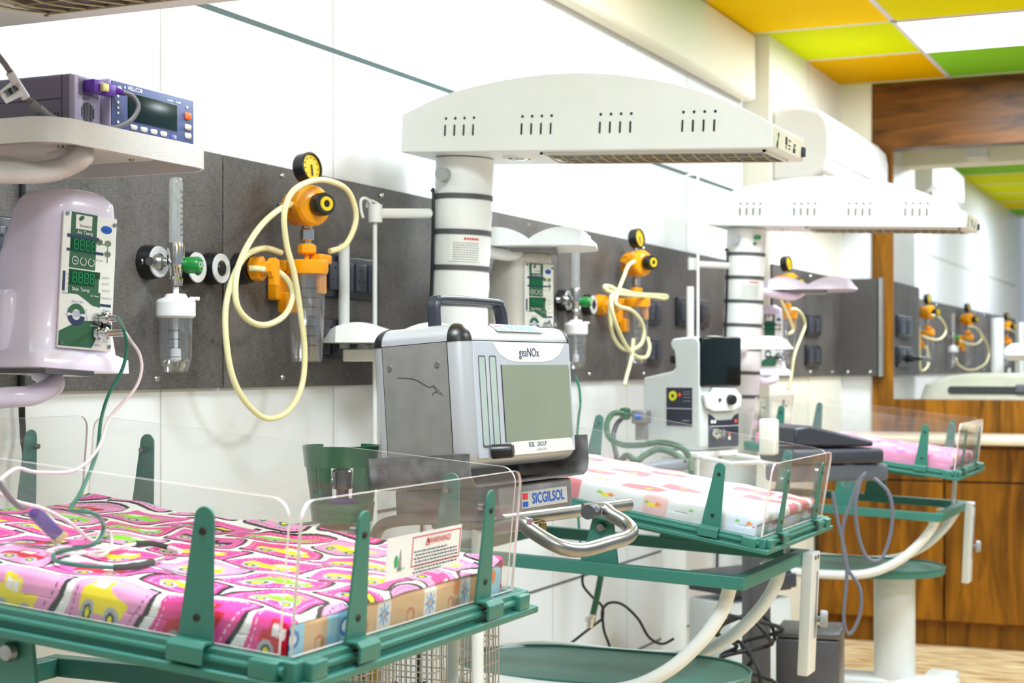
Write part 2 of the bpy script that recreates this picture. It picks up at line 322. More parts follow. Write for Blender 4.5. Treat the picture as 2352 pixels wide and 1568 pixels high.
# partition with wood lintel, jamb, pass-through
Z = CH
m = MB(); m.b2((W2X, PART_Y - 0.01, Z + 1.0), (-1.776, PART_Y + 0.1, CEIL)); struct('trim_6', m, cream_paint)
t = thing('wood_lintel', 'brown wood veneer beam hanging below the coloured ceiling at far right', 'beam', (-1.776, PART_Y, Z + 1.16))
build(MB().b2((0, -0.02, 0), (1.318, 0.12, CEIL - Z - 1.16)), 'lintel_board', wood_h, t); build(MB().b2((1.326, -0.02, 0), (4.8, 0.12, CEIL - Z - 1.16)), 'lintel_board', wood_h, t)
build(MB().b2((1.318, -0.012, 0), (1.326, 0.11, CEIL - Z - 1.16)), 'joint', wood_dark, t)
m = MB(); m.b2((-1.776, 9.3, Z + 1.15), (3, 9.5, CEIL)); struct('trim_7', m, cream_paint)
tag(build(MB().b2((-1.38, 9.24, Z + 1.17), (-1.27, 9.3, Z + 1.25)), 'junction_box', white_pl), 'small white box on the cream beam beneath the wood lintel', 'box')
m = MB(); m.b2((-1.776, PART_Y - 0.02, Z - 0.2), (-1.665, PART_Y + 0.0, Z + 1.16)); tag(build(m, 'door_jamb', wood_m, bevel=0.002), 'narrow brown wood upright rising behind the grey headwall corner', 'trim')
m = MB(); m.b2((-1.776, PART_Y - 0.018, 0), (3, PART_Y + 0.1, Z - 0.17)); struct('wall_back', m, wood_m)
# cabinets
cabY = 7.97
for k, (xa, xb) in enumerate([(-1.92, -1.30), (-1.296, -0.68), (-0.676, -0.06), (-0.056, 0.56), (0.564, 1.2)]):
    if xa > 0.1: continue
    where = ['behind the steel pedal bin', 'behind the white pedestal of the rearmost warmer', 'directly below the tilted end of the rearmost bed', 'at the right edge'][k] if k < 4 else ''
    t = thing('base_cabinet', 'brown wood base cabinet %s' % where, 'cabinet', ((xa + xb) / 2, cabY, 0), group='brown base cabinets')
    w = (xb - xa) / 2
    build(MB().b2((-w, 0.02, 0.12), (w, 0.6, 0.985)), 'body', wood_m, t); build(MB().b2((-w, 0.06, 0), (w, 0.55, 0.12)), 'plinth', wood_m, t)
    build(MB().b2((-w + 0.004, 0, 0.13), (w - 0.004, 0.02, 0.80)), 'door', wood_m, t, bevel=0.002)
    build(MB().b2((-w + 0.004, 0, 0.81), (w - 0.004, 0.02, 0.965)), 'drawer', wood_m, t, bevel=0.002)
tag(build(MB().rbox((-0.5, 8.24, 1.003), (2.84, 0.64, 0.034), 0.008), 'worktop', mat('pale_worktop', (228, 214, 190), 0.3)), 'pale stone worktop on top of the brown base cabinets', 'worktop')
struct('baseboard_left', MB().b2((W2X, 7.2, 0), (W2X + 0.012, 7.97, 0.1)), wood_m)
# headwall laminate boards
zb, zt = CH - 0.046, CH + 0.47
def board(y0, y1, label, x=WX):
    t = thing('headwall_board', label, 'wall panel', (x, (y0 + y1) / 2, zb), group='grey headwall boards')
    L = (y1 - y0) / 2
    build(MB().b2((0.002, -L + 0.001, 0), (0.014, L - 0.001, zt - zb)), 'panel', laminate_m, t, bevel=0.0012)
    n = max(2, int((y1 - y0) / 0.45)); s = MB()
    for i in range(n):
        y = -L + (i + 0.5) * (y1 - y0) / n
        for z in (0.022, zt - zb - 0.02):
            build(MB().lathe([(0, 0.0045), (0.005, 0.0035), (0.007, 0)], (0.014, y, z), (1, 0, 0), 12), 'screw', chrome, t)
board(-0.8, 1.55, 'dark grey woven-look wall board beyond the left frame edge, behind the front warmer')
board(1.55, 2.976, 'dark grey woven-look wall board behind the large white controller at far left')
board(2.98, 4.9, 'dark grey woven-look wall board behind the front yellow suction regulator')
board(4.904, 7.14, 'dark grey woven-look wall board behind the middle warmer controller and looped hose')
board(7.15, 8.56, 'dark grey woven-look wall board beside the pier, behind the rearmost warmer shelf', W2X)
m = MB(); m.b2((W2X, 8.56, zb), (PFX, 8.60, zt)); t = thing('headwall_corner', 'dark grey boxed corner of headwall wrapping the pier, pale metal edge strip', 'wall panel', (PFX, 8.58, zb))
build(m, 'front_board', mat('plain_dark_laminate', (72, 68, 66), 0.5, var=0.05, vs=4), t, world=True); build(MB().b2((PFX - 0.01, 8.56, zb), (PFX + 0.014, 9.66, zt)), 'side_board', laminate_m, t, world=True)
build(MB().b2((PFX - 0.002, 8.552, zb - 0.003), (PFX + 0.018, 8.64, zt + 0.003)), 'edge_strip', mat('pale_strip', (150, 150, 150), 0.4, 0.4), t, world=True)
for yy in (8.59,):
    for x in (-1.9, -1.78):
        build(MB().lathe([(0, 0.005), (0.007, 0)], (x, 8.56, zb + 0.02), (0, -1, 0), 10), 'screw', chrome, t, world=True)
board(9.7, 16.4, 'dark grey wall board in the far room behind three small yellow regulators', -2.0)
# sockets
def socket(y0, y1, z0, z1, label, x=WX + 0.015, mods=4, plug=False):
    t = thing('socket_plate', label, 'socket', (x, (y0 + y1) / 2, (z0 + z1) / 2), group='dark wall sockets')
    w, h = y1 - y0, z1 - z0
    build(MB().rbox((0.006, 0, 0), (0.016, w, h), 0.005), 'plate', navy_plastic, t)
    for i in range(mods):
        cy = -w / 2 + w * (i + 0.5) / mods
        b = build(MB().rbox((0.016, cy, 0), (0.010, w / mods * 0.8, h * 0.66), 0.002), 'switch' if i % 2 else 'outlet', mat('dark_switch', (52, 54, 66), 0.3), t)
        if i % 2 == 0:
            q = MB()
            for a, bb in ((0, 0.02), (-0.012, -0.01), (0.012, -0.01)): q.cyl((0.0205, cy + a, bb), (0.022, cy + a, bb), 0.0035, n=10)
            build(q, 'socket_hole', black_plastic, b)
    if plug: build(MB().rbox((0.04, 0, -0.01), (0.05, 0.05, 0.04), 0.008).tube([(0.06, 0, -0.01), (0.09, 0.05, -0.01), (0.07, 0.3, -0.01), (0.05, 0.6, -0.02)], 0.012), 'plug', black_plastic, t)
    return t
def sk(px0, py0, px1, py1, label, x=WX + 0.015, **k):
    a, b = PX(px0, py0, x), PX(px1, py0, x); c = PX(px1, py1, x)
    return socket(a.y, b.y, min(c.z, b.z), b.z, label, x, **k)
sk(738, 597, 858, 690, 'upper dark wall socket row between front suction jar and white pole', mods=4)
sk(705, 738, 858, 830, 'lower dark wall socket row beneath the other, behind the front suction jar', mods=4)
sk(-30, 500, 24, 640, 'dark wall socket cut by the left frame edge beside white controller', mods=2)
sk(1478, 690, 1510, 746, 'upper dark socket behind the middle suction jar', mods=2)
sk(1478, 778, 1512, 836, 'lower dark socket behind the middle suction jar', mods=2)
sk(1552, 690, 1622, 752, 'dark wall socket right of middle suction jar behind a white pole', mods=3)
sk(1112, 632, 1132, 700, 'dark wall socket peeking between white column and middle controller', mods=2)
sk(1848, 724, 1880, 772, 'upper dark socket on headwall under the rearmost white shelf', x=W2X + 0.015, mods=2)
sk(1848, 794, 1880, 840, 'lower dark socket on headwall right of the rearmost controller', x=W2X + 0.015, mods=2)
sk(2058, 728, 2090, 776, 'upper dark socket on the boxed headwall corner', x=PFX + 0.016, mods=2)
sk(2058, 797, 2090, 842, 'lower dark socket on the boxed headwall corner with black plug', x=PFX + 0.016, mods=2, plug=True)
# power cable at far left down the wall
a = PX(52, 415, WX + 0.02); b = PX(50, 890, WX + 0.02); c = PX(62, 1218, WX + 0.04)
tag(build(MB().tube([a, b, PX(53, 1000, WX + .02), c, (c.x, c.y, 0.02)], 0.006), 'power_cable', black_plastic), 'black cable hanging straight down the wall at far left', 'cable')
# ================= WALL GAS FITTINGS =================
def outlet(py_y, z, label, mt, ring, x=WX + 0.014, r=0.036, hole=True):
    t = thing('gas_outlet', label, 'gas outlet', (x, py_y, z), group=None)
    build(MB().lathe([(0, 0), (r, 0), (r, 0.012), (r * 0.92, 0.03), (r * 0.6, 0.032), (0.0, 0.032)], (0, 0, 0), (1, 0, 0), 32), 'body', mt, t)
    build(MB().lathe([(r * 0.48, 0.032), (r * 0.48, 0.034), (r * 0.88, 0.034), (r * 0.9, 0.031)], (0, 0, 0), (1, 0, 0), 32), 'ring', ring, t)
    build(MB().lathe([(0, 0.035), (r * 0.26, 0.035), (r * 0.34, 0.037), (r * 0.44, 0.033)], (0, 0, 0), (1, 0, 0), 24), 'valve', black_plastic, t)
    return t
def flowmeter(P, label, s=1.0, grp=None, wx=WX):
    # P at body centre
    t = thing('oxygen_flowmeter', label, 'flowmeter', P, group=grp); x0 = wx - P[0] + 0.05
    build(MB().lathe([(0, -0.045), (0.013, -0.043), (0.015, -0.03), (0.012, -0.025), (0.014, -0.005), (0.018, 0.0), (0.018, 0.035), (0.016, 0.045), (0.0, 0.045)], (0, 0, 0)), 'valve_body', chrome, t)
    build(MB().lathe([(0, 0), (0.009, 0), (0.013, 0.01), (0.016, 0.012), (0.016, 0.03), (0.01, 0.032), (0.01, 0.05), (0.0, 0.05)], (-0.016, -0.012, 0.005), (-0.7, -0.7, 0)), 'inlet_nut', steel, t)
    build(MB().cyl((-0.03, -0.025, 0.005), (x0 + 0.0, -0.055, 0.005), 0.009), 'inlet_probe', steel, t)
    build(MB().lathe([(0.0, 0.045), (0.014, 0.045), (0.014, 0.165), (0.0125, 0.178), (0.0, 0.18)], (0, 0, 0)), 'flow_tube', clear('tube_clear', (0.9, 0.92, 0.92), milk=0.18), t)
    tk = MB()
    for i in range(9): tk.b2((0.0142, -0.004 + 0.002 * (i % 2), 0.06 + 0.011 * i), (0.0148, 0.004, 0.0615 + 0.011 * i))
    build(tk, 'scale_marks', text_dark, t)
    kn = MB(); pr = []
    n = 24
    for i in range(n): a = 2 * PI * i / n; r = 0.0165 - 0.0018 * (i % 2); pr.append((r * math.cos(a), r * math.sin(a)))
    d = Vector((0.9, 0.15, 0)).normalized(); kn.prism(pr, Vector((0.004, 0.022, 0.0)), (0, 0, 1), Vector((0, 0, 1)).cross(d) * -1, -0.034) if False else kn.lathe([(0, 0), (0.015, 0), (0.0175, 0.006), (0.0175, 0.03), (0.014, 0.035), (0, 0.035)], (0.01, 0.018, 0.0), d, 14)
    kb = build(kn, 'flow_knob', green_knob, t)
    U = Vector((-0.15, 0.9, 0)); build(textmb('O2', 0.016, Vector((0.01, 0.018, 0)) + d * 0.0355, U, (0, 0, 1)), 'lettering', text_white, kb)
    lz = -0.105
    build(MB().cyl((0, 0, -0.065), (0, 0, -0.045), 0.006), 'stem', white_pl, t)
    ld = MB().lathe([(0.0, 0.047), (0.02, 0.045), (0.024, 0.038), (0.037, 0.034), (0.04, 0.028), (0.04, 0.0), (0.036, -0.004), (0, -0.004)], (0, 0, lz), n=20)
    lid = build(ld, 'jar_lid', white_pl, t, ang=20); build(MB().cyl((0.02, 0.02, lz + 0.036), (0.034, 0.034, lz + 0.036), 0.004), 'spout', white_pl, lid)
    build(MB().lathe([(0.034, 0.0), (0.034, -0.02), (0.033, -0.085), (0.028, -0.105), (0.022, -0.115), (0.0, -0.115), (0.0, -0.112), (0.02, -0.112), (0.026, -0.103), (0.031, -0.084), (0.032, 0.0)], (0, 0, lz)), 'humidifier_jar', jar_clear, t)
    build(MB().lathe([(0.0, 0), (0.004, 0), (0.004, -0.065), (0.01, -0.068), (0.011, -0.09), (0.0, -0.095)], (0, 0, lz)), 'diffuser_tube', white_pl, t)
    mk = MB()
    for i in range(4):
        for q in range(5):
            a = -1.3 + q * 0.14; mk.box((0.0344 * math.cos(a), 0.0344 * math.sin(a), lz - 0.03 - 0.018 * i), (0.0008, 0.005, 0.0012), Matrix.Rotation(a, 3, 'Z'))
    build(mk, 'level_marks', text_dark, t); return t
def suction(P, label, hoses, grp=None, mirror=1, jar=True, wx=WX):
    t = thing('suction_regulator', label, 'suction regulator', P, group=grp)   # P: on jar axis at camera height level
    x0 = wx + 0.02 - P[0]
    g = Vector((0.97, -0.15, 0.12)).normalized()
    ga = build(MB().lathe([(0, -0.014), (0.033, -0.014), (0.036, -0.01), (0.036, 0.018), (0.032, 0.02), (0.031, 0.014), (0.0, 0.014)], (-0.004, 0.004, 0.462), g, 36), 'gauge', black_plastic, t)
    build(MB().lathe([(0.0, 0.0155), (0.030, 0.015)], (-0.004, 0.004, 0.462), g, 32), 'gauge_dial', yellow_face, ga)
    nd = MB(); U = Vector((0, 0, 1)).cross(g).normalized(); V = g.cross(U)
    for i in range(9):
        a = R(-40 + 260 * i / 8); c = Vector((-0.004, 0.004, 0.462)) + g * 0.0165 + U * math.cos(a) * 0.023 + V * math.sin(a) * 0.023; nd.box(c, (0.002, 0.002, 0.002))
    nd.tube([Vector((-0.004, 0.004, 0.462)) + g * 0.017 - V * 0.02, Vector((-0.004, 0.004, 0.462)) + g * 0.017 + V * 0.006], 0.0018, 6, 0)
    build(nd, 'gauge_needle', text_dark, ga)
    build(MB().cyl((0, 0, 0.415), (0, 0, 0.44), 0.008), 'gauge_stem', chrome, t)
    ax = Vector((0.9, -0.42, 0)).normalized()
    bd = MB().lathe([(0, -0.052), (0.03, -0.05), (0.038, -0.044), (0.041, -0.03), (0.041, -0.004), (0.045, 0.0), (0.047, 0.006), (0.047, 0.034), (0.042, 0.044), (0.025, 0.05), (0, 0.05)], (0, -0.008, 0.372), ax, 30)
    for i in range(10): a = 2 * PI * i / 10; q = Vector((0, 0, 1)).cross(ax).normalized(); bd.box(Vector((0, -0.008, 0.372)) + ax * -0.018 + (q * math.cos(a) + Vector((0, 0, 1)) * math.sin(a)) * 0.041, (0.008, 0.026, 0.006), ax.to_track_quat('Y', 'Z').to_matrix())
    rb = build(bd, 'regulator_body', yellow_pl, t, ang=25)
    kp = Vector((0, -0.008, 0.372)) + ax * 0.05
    kn = build(MB().lathe([(0, 0), (0.02, 0), (0.026, 0.006), (0.027, 0.012), (0.027, 0.034), (0.024, 0.038), (0, 0.038)], kp, ax, 16), 'control_knob', black_plastic, t, ang=20)
    build(MB().lathe([(0.008, 0.039), (0.009, 0.041), (0.016, 0.041), (0.017, 0.038)], kp, ax, 24), 'knob_ring', yellow_face, kn)
    build(MB().cyl((-0.03, -0.035, 0.37), (-0.04, -0.06, 0.37), 0.007), 'hose_nipple', chrome, t)
    build(MB().lathe([(0, 0.282), (0.009, 0.282), (0.009, 0.292), (0.016, 0.296), (0.016, 0.318), (0.012, 0.322), (0.012, 0.335), (0, 0.335)], (0, 0, 0), n=12), 'coupling', chrome, t, ang=20)
    build(MB().lathe([(0, 0.262), (0.018, 0.262), (0.022, 0.266), (0.022, 0.282), (0.016, 0.286), (0, 0.286)], (0, 0, 0), n=8), 'wing_nut', yellow_pl, t, ang=20)
    ld = MB().lathe([(0, 0.262), (0.006, 0.262), (0.006, 0.25), (0.045, 0.248), (0.050, 0.244), (0.050, 0.224), (0.047, 0.216), (0, 0.216)], (0, 0, 0), n=28)
    ld.rbox((0.02, 0.03, 0.252), (0.03, 0.05, 0.022), 0.004); ld.rbox((-0.055, -0.012, 0.235), (0.07, 0.05, 0.026), 0.006)
    lid = build(ld, 'jar_lid', yellow_pl, t)
    build(MB().rbox((0.032, 0.012, 0.195), (0.012, 0.03, 0.05), 0.004).rbox((0.005, 0.042, 0.205), (0.012, 0.012, 0.035), 0.003), 'lid_clip', yellow_pl, lid)
    br = MB().rbox((x0 / 2 - 0.03, -0.02, 0.215), (abs(x0) - 0.03, 0.045, 0.05), 0.008).rbox((x0 + 0.012, -0.02, 0.185), (0.03, 0.075, 0.06), 0.006).rbox((x0 + 0.03, -0.02, 0.15), (0.03, 0.045, 0.05), 0.006)
    build(br, 'wall_bracket', yellow_pl, t)
    if jar:
        build(MB().lathe([(0.044, 0.218), (0.043, 0.19), (0.036, 0.02), (0.033, 0.012), (0.0, 0.012), (0, 0.015), (0.031, 0.016), (0.034, 0.022), (0.041, 0.19), (0.042, 0.218)], (0, 0, 0), n=36), 'collection_jar', jar_clear, t)
        build(MB().lathe([(0, -0.012), (0.01, -0.006), (0.012, 0.003), (0.007, 0.012), (0, 0.014)], (0, 0, 0.13), n=20), 'float_ball', jar_clear, t)
        mk = MB()
        for i in range(7):
            z = 0.05 + 0.022 * i; rr = 0.0362 + (z - 0.02) * 0.043
            for q in range(7): a = -1.25 + q * 0.13; mk.box((rr * math.cos(a), rr * math.sin(a), z), (0.0008, 0.005, 0.0014), Matrix.Rotation(a, 3, 'Z'))
        build(mk, 'level_marks', text_dark, t)
    for hp in hoses:
        build(MB().tube(hp, 0.0068 if jar else 0.009, 12, 8), 'hose', hose_cream, t, world=True)
    return t
z0 = CH
# front position
P1 = PX(705, 843, -1.97); P1.z = CH
hA = [PX(682, 465, -1.985), PX(640, 482, -1.96), PX(590, 530, -1.955), PX(548, 610, -1.955), PX(542, 690, -1.95), PX(568, 733, -1.95), PX(610, 746, -1.95), PX(655, 722, -1.95), PX(672, 672, -1.95), PX(648, 630, -1.96), PX(605, 618, -1.975), PX(572, 616, -2.0)]
hB = [PX(757, 577, -1.945), PX(795, 560, -1.93), PX(818, 500, -1.925), PX(800, 440, -1.925), PX(758, 416, -1.92), PX(715, 416, -1.92), PX(672, 440, -1.925), PX(653, 490, -1.93), PX(658, 560, -1.935), PX(676, 630, -1.935), PX(690, 720, -1.94), PX(700, 810, -1.945), PX(692, 890, -1.95), PX(660, 945, -1.95), PX(610, 960, -1.95), PX(562, 920, -1.955), PX(530, 850, -1.96), PX(517, 740, -1.965), PX(528, 660, -1.97), PX(560, 592, -1.98), PX(605, 570, -1.99), PX(645, 580, -2.0)]
suction(P1, 'nearest yellow suction regulator with clear jar and long looping cream hoses', [hA, hB], grp='yellow suction regulators')
o_ = PX(548, 617, WX + 0.014); t = outlet(o_.y, o_.z, 'black gas outlet with yellow probe plugged in, left of nearest suction jar', black_plastic, black_plastic)
build(MB().lathe([(0, 0.03), (0.022, 0.03), (0.028, 0.036), (0.028, 0.058), (0.018, 0.062), (0.016, 0.075), (0.024, 0.078), (0.024, 0.09), (0, 0.092)], (0, 0, 0), (1, 0.15, 0), 9).rbox((0.085, 0.014, -0.01), (0.02, 0.02, 0.06), 0.004), 'probe', yellow_pl, t, ang=25)
F1 = PX(404, 608, -1.985); flowmeter(F1, 'nearest oxygen flowmeter with green knob and clear humidifier jar on headwall', grp='oxygen flowmeters')
for px, py, l in ((336, 602, 'black gas outlet ring feeding the nearest oxygen flowmeter'), (424, 615, 'gas outlet partly hidden behind the nearest green flowmeter knob'), (480, 617, 'empty black gas outlet with white ring between flowmeter and yellow probe')):
    q = PX(px, py, WX + 0.014); outlet(q.y, q.z, l, black_plastic, mat('ring_white', (206, 206, 206), 0.4))
# middle position
P2 = PX(1462, 843, -1.97); P2.z = CH
Z2 = lambda a, b: (1220 + a / 3.136, 500 + b / 3.136)
def hz(pts, X): return [PX(*Z2(a, b), X + (0.0 if len(p) == 2 else p[2])) for p in pts for a, b in [p[:2]]]
h2a = hz([(742, 315), (700, 345), (665, 430), (630, 520), (605, 600, .01), (640, 640, .02), (720, 665, .02), (790, 740, .02), (812, 830, .02), (790, 910, .02), (720, 950, .02), (650, 935, .02), (595, 860, .02), (570, 750, .02), (568, 620, .02), (600, 540), (640, 520), (760, 548), (900, 555), (975, 562), (960, 582), (880, 570), (740, 560), (620, 545), (540, 520), (530, 492), (580, 500), (640, 540)], -1.93)
h2b = hz([(575, 560), (580, 660, .01), (620, 790, .01), (690, 930, .0), (760, 1000, .0), (830, 1000, .0), (852, 930, .0), (835, 860, -.01)], -1.9)
h2c = hz([(735, 870), (725, 980), (710, 1060), (690, 1130), (672, 1205)], -1.9)
suction(P2, 'middle yellow suction regulator whose cream hose is knotted in loops', [h2a, h2b, h2c], grp='yellow suction regulators')
q = PX(1372, 700, WX + 0.014); t = outlet(q.y, q.z, 'yellow gas outlet probe left of the middle suction jar', yellow_pl, yellow_pl)
build(MB().lathe([(0, 0.03), (0.022, 0.03), (0.018, 0.05), (0.03, 0.055), (0.03, 0.075), (0, 0.08)], (0, 0, 0), (1, 0.2, 0), 10), 'probe', yellow_pl, t, ang=25)
F2 = PX(1322, 693, -1.985); flowmeter(F2, 'middle oxygen flowmeter with green knob behind the grey analyser', grp='oxygen flowmeters')
for px, py, l in ((1285, 690, 'gas outlet ring left of middle flowmeter beside the middle controller'), (1306, 694, 'dark gas outlet right behind the middle flowmeter inlet'), (1343, 700, 'gas outlet ring behind the middle green flowmeter knob')):
    q = PX(px, py, WX + 0.014); outlet(q.y, q.z, l, black_plastic, mat('ring_white', (206, 206, 206), 0.4))
# rear position (pier)
P3 = PX(1806, 843, -1.84); P3.z = CH
Z3 = lambda a, b: (1700 + a / 3.607, 560 + b / 3.607)
def h3(pts, X): return [PX(*Z3(a, b), X) for a, b in pts]
suction(P3, 'rear yellow suction regulator mostly hidden behind white warmer shelf', [h3([(320, 400), (345, 480), (385, 570), (425, 660), (435, 720), (400, 745)], -1.8), h3([(415, 540), (470, 545), (520, 600), (535, 680), (500, 780), (465, 870), (440, 960), (425, 1080), (400, 1200)], -1.79)], grp='yellow suction regulators', wx=W2X)
# far room
for n, (px, dd, hs) in enumerate([(2130, 11.0, [[(1580, 590), (1640, 600), (1695, 670), (1700, 740), (1650, 790), (1570, 785), (1510, 760)], [(1480, 690), (1485, 850), (1490, 1000), (1510, 1050), (1555, 1010), (1565, 930), (1540, 850)]]),
                                (2222, 12.8, [[(1900, 680), (1960, 700), (2020, 780), (2060, 880), (2040, 980), (1960, 1035), (1880, 1040), (1810, 1000), (1790, 950)], [(1830, 800), (1880, 825), (1950, 830), (2000, 790), (1990, 740)]]),
                                (2312, 14.6, [[(2200, 700), (2260, 720), (2310, 790), (2290, 860), (2240, 880)]])]):
    Pn = PX(px, 843, -1.92); Pn.z = CH
    suction(Pn, ['leftmost of the small yellow regulators in the far room', 'middle small yellow regulator in the far room beside a flowmeter', 'rightmost small yellow regulator in the far room behind white posts'][n], [h3(h, -1.86) for h in hs], grp='yellow suction regulators', jar=True, wx=-2.0)
Fq = PX(2189, 775, -1.93); flowmeter(Fq, 'small white oxygen flowmeter on the far room headwall', grp='oxygen flowmeters', wx=-2.0)
# ================= AIR CONDITIONER =================
t = thing('air_conditioner', 'white wall air conditioner high on the pier above rear warmer hood', 'air conditioner', (W2X, 7.86, Z + 0.86))
prof = [(0, 0), (0.17, 0.0), (0.235, 0.03), (0.262, 0.09), (0.262, 0.2), (0.25, 0.26), (0.21, 0.305), (0.13, 0.32), (0, 0.32)]
build(MB().prism(prof, (0, -0.66, 0), (1, 0, 0), (0, 0, 1), -1.34), 'casing', white_pl, t, bevel=0.012)
build(MB().b2((0.12, -0.6, -0.006), (0.22, 0.62, 0.02)), 'louvre', mat('louvre_grey', (196, 196, 196), 0.4), t)
build(MB().b2((0.262, -0.62, 0.085), (0.2645, 0.64, 0.088)), 'seam', seam_grey, t)
# far room air conditioner and incubator
t = thing('air_conditioner', 'smaller white wall air conditioner in the far room, left of coloured ceiling', 'air conditioner', (-2.0, 11.0, Z + 1.12))
build(MB().prism([(0, 0), (0.17, 0), (0.22, 0.05), (0.22, 0.24), (0.18, 0.28), (0, 0.28)], (0, -0.5, 0), (1, 0, 0), (0, 0, 1), -1.3), 'casing', white_pl, t, bevel=0.01)
build(MB().b2((0.1, -0.4, -0.005), (0.2, 0.7, 0.02)), 'louvre', seam_grey, t)
t = thing('incubator', 'white rounded incubator lid seen over the wood ledge in far room', 'incubator', (-1.1, 9.6, 0.6))
build(MB().loft([(0.0, 0, 0, 1.15, 0.5, 0.08), (0.58, 0, 0, 1.15, 0.5, 0.1), (0.66, 0, 0, 1.1, 0.46, 0.12), (0.71, 0, 0, 0.85, 0.38, 0.14), (0.725, 0, 0, 0.6, 0.25, 0.1)]), 'shell', mat('ivory_plastic', (226, 226, 206), 0.35), t)
build(MB().prism(rrect(0.8, 0.04, 0.018, 5), (0, -0.245, 0.632), (1, 0, 0), (0, 0, 1), 0.01), 'grille', mat('grille_grey', (70, 74, 74), 0.5), t)
build(MB().rbox((0.0, -0.26, 0.64), (0.06, 0.03, 0.05), 0.01), 'latch', text_grey, t)
# far room equipment poles
for n, (px, y0, y1, r) in enumerate([(2291, 730, 880, 0.045), (2318, 845, 930, 0.012), (2346, 740, 930, 0.02)]):
    a = D(px, y0, 11.5)
    tag(build(MB().cyl((a.x, a.y, 0), a, r), 'equipment_pole', white_metal), ['thick white equipment post in the far room', 'thin white pole in the far room', 'white pole cut by the right frame edge in far room'][n], 'pole')
a = D(2335, 815, 11.3); tag(build(MB().loft([(a.z - 0.04, a.x, a.y, 0.12, 0.12, 0.05), (a.z, a.x, a.y, 0.2, 0.2, 0.1), (a.z + 0.05, a.x, a.y, 0.16, 0.16, 0.08), (a.z + 0.08, a.x, a.y, 0.06, 0.06, 0.03)]).cyl((a.x, a.y, 0), (a.x, a.y, a.z), 0.01), 'examination_lamp', white_pl), 'small white round lamp head at right frame edge in far room', 'lamp')
# ================= INFANT WARMERS =================
LEANS = {1: Matrix(), 2: Matrix.Rotation(R(2.5), 4, 'Y'), 3: Matrix.Rotation(R(2.5), 4, 'Y')}
UN = {  # root x, y, pivot z, extra tilt
    1: (-1.83, 1.745, 1.085, 5.0, 0.90, 0.0), 2: (-1.927, 3.785, 1.066, 6.8, 0.93, 0.0), 3: (-1.845, 6.15, 1.061, 4.4, 0.875, -0.035)}
PVX = 0.532; TA, TB, TW = -0.38, 0.40, 0.305
def tray_m(i):
    x, y, pz, tl, fz, dx = UN[i]; return LEANS[i] @ Matrix.Translation((PVX + dx, 0, pz)) @ Matrix.Rotation(R(tl), 4, 'Y')
def root_m(i): return Matrix.Translation((UN[i][0], UN[i][1], 0))
def dome_tray(mb, L, Wd, h=0.05):
    # two-humped moulded tray, long direction = x, centre origin, built in current matrix
    n = 28; vs = []; fs = []
    def top(u): return h * (0.35 + 0.65 * abs(math.sin(u * 2 * PI)) ** 0.8) * (1 - max(0, abs(u - 0.5) * 2 - 0.86) / 0.14 * 0.75)
    for i in range(n + 1):
        u = i / n; x = (u - 0.5) * L; e = 1 - 0.35 * max(0, abs(u - 0.5) * 2 - 0.8) / 0.2; w = Wd / 2 * e
        t = top(u)
        vs += [(x, -w, 0), (x, -w * 0.93, t), (x, -w * 0.85, t * 0.98), (x, -w * 0.78, t * 0.45 + 0.006), (x, w * 0.78, t * 0.45 + 0.006), (x, w * 0.85, t * 0.98), (x, w * 0.93, t), (x, w, 0)]
    for i in range(n):
        for j in range(7): a = i * 8 + j; fs.append((a, a + 8, a + 9, a + 1))
        fs.append((i * 8 + 7, i * 8 + 15, i * 8 + 8, i * 8))
    fs += [tuple(range(7, -1, -1)), tuple(n * 8 + j for j in range(8))]
    mb.add(vs, fs); return mb
def led_digits(x, z, n, w, h, y, mb):
    for k in range(n):
        cx = x + k * w * 1.35; t = w * 0.14
        for (ax, az, bw, bh) in ((0, h / 2, w * .7, t), (0, 0, w * .7, t), (0, -h / 2, w * .7, t), (-w * .42, h / 4, t, h * .42), (w * .42, h / 4, t, h * .42), (-w * .42, -h / 4, t, h * .42), (w * .42, -h / 4, t, h * .42)):
            mb.b2((cx + ax - bw / 2, y - 0.0006, z + az - bh / 2), (cx + ax + bw / 2, y, z + az + bh / 2))
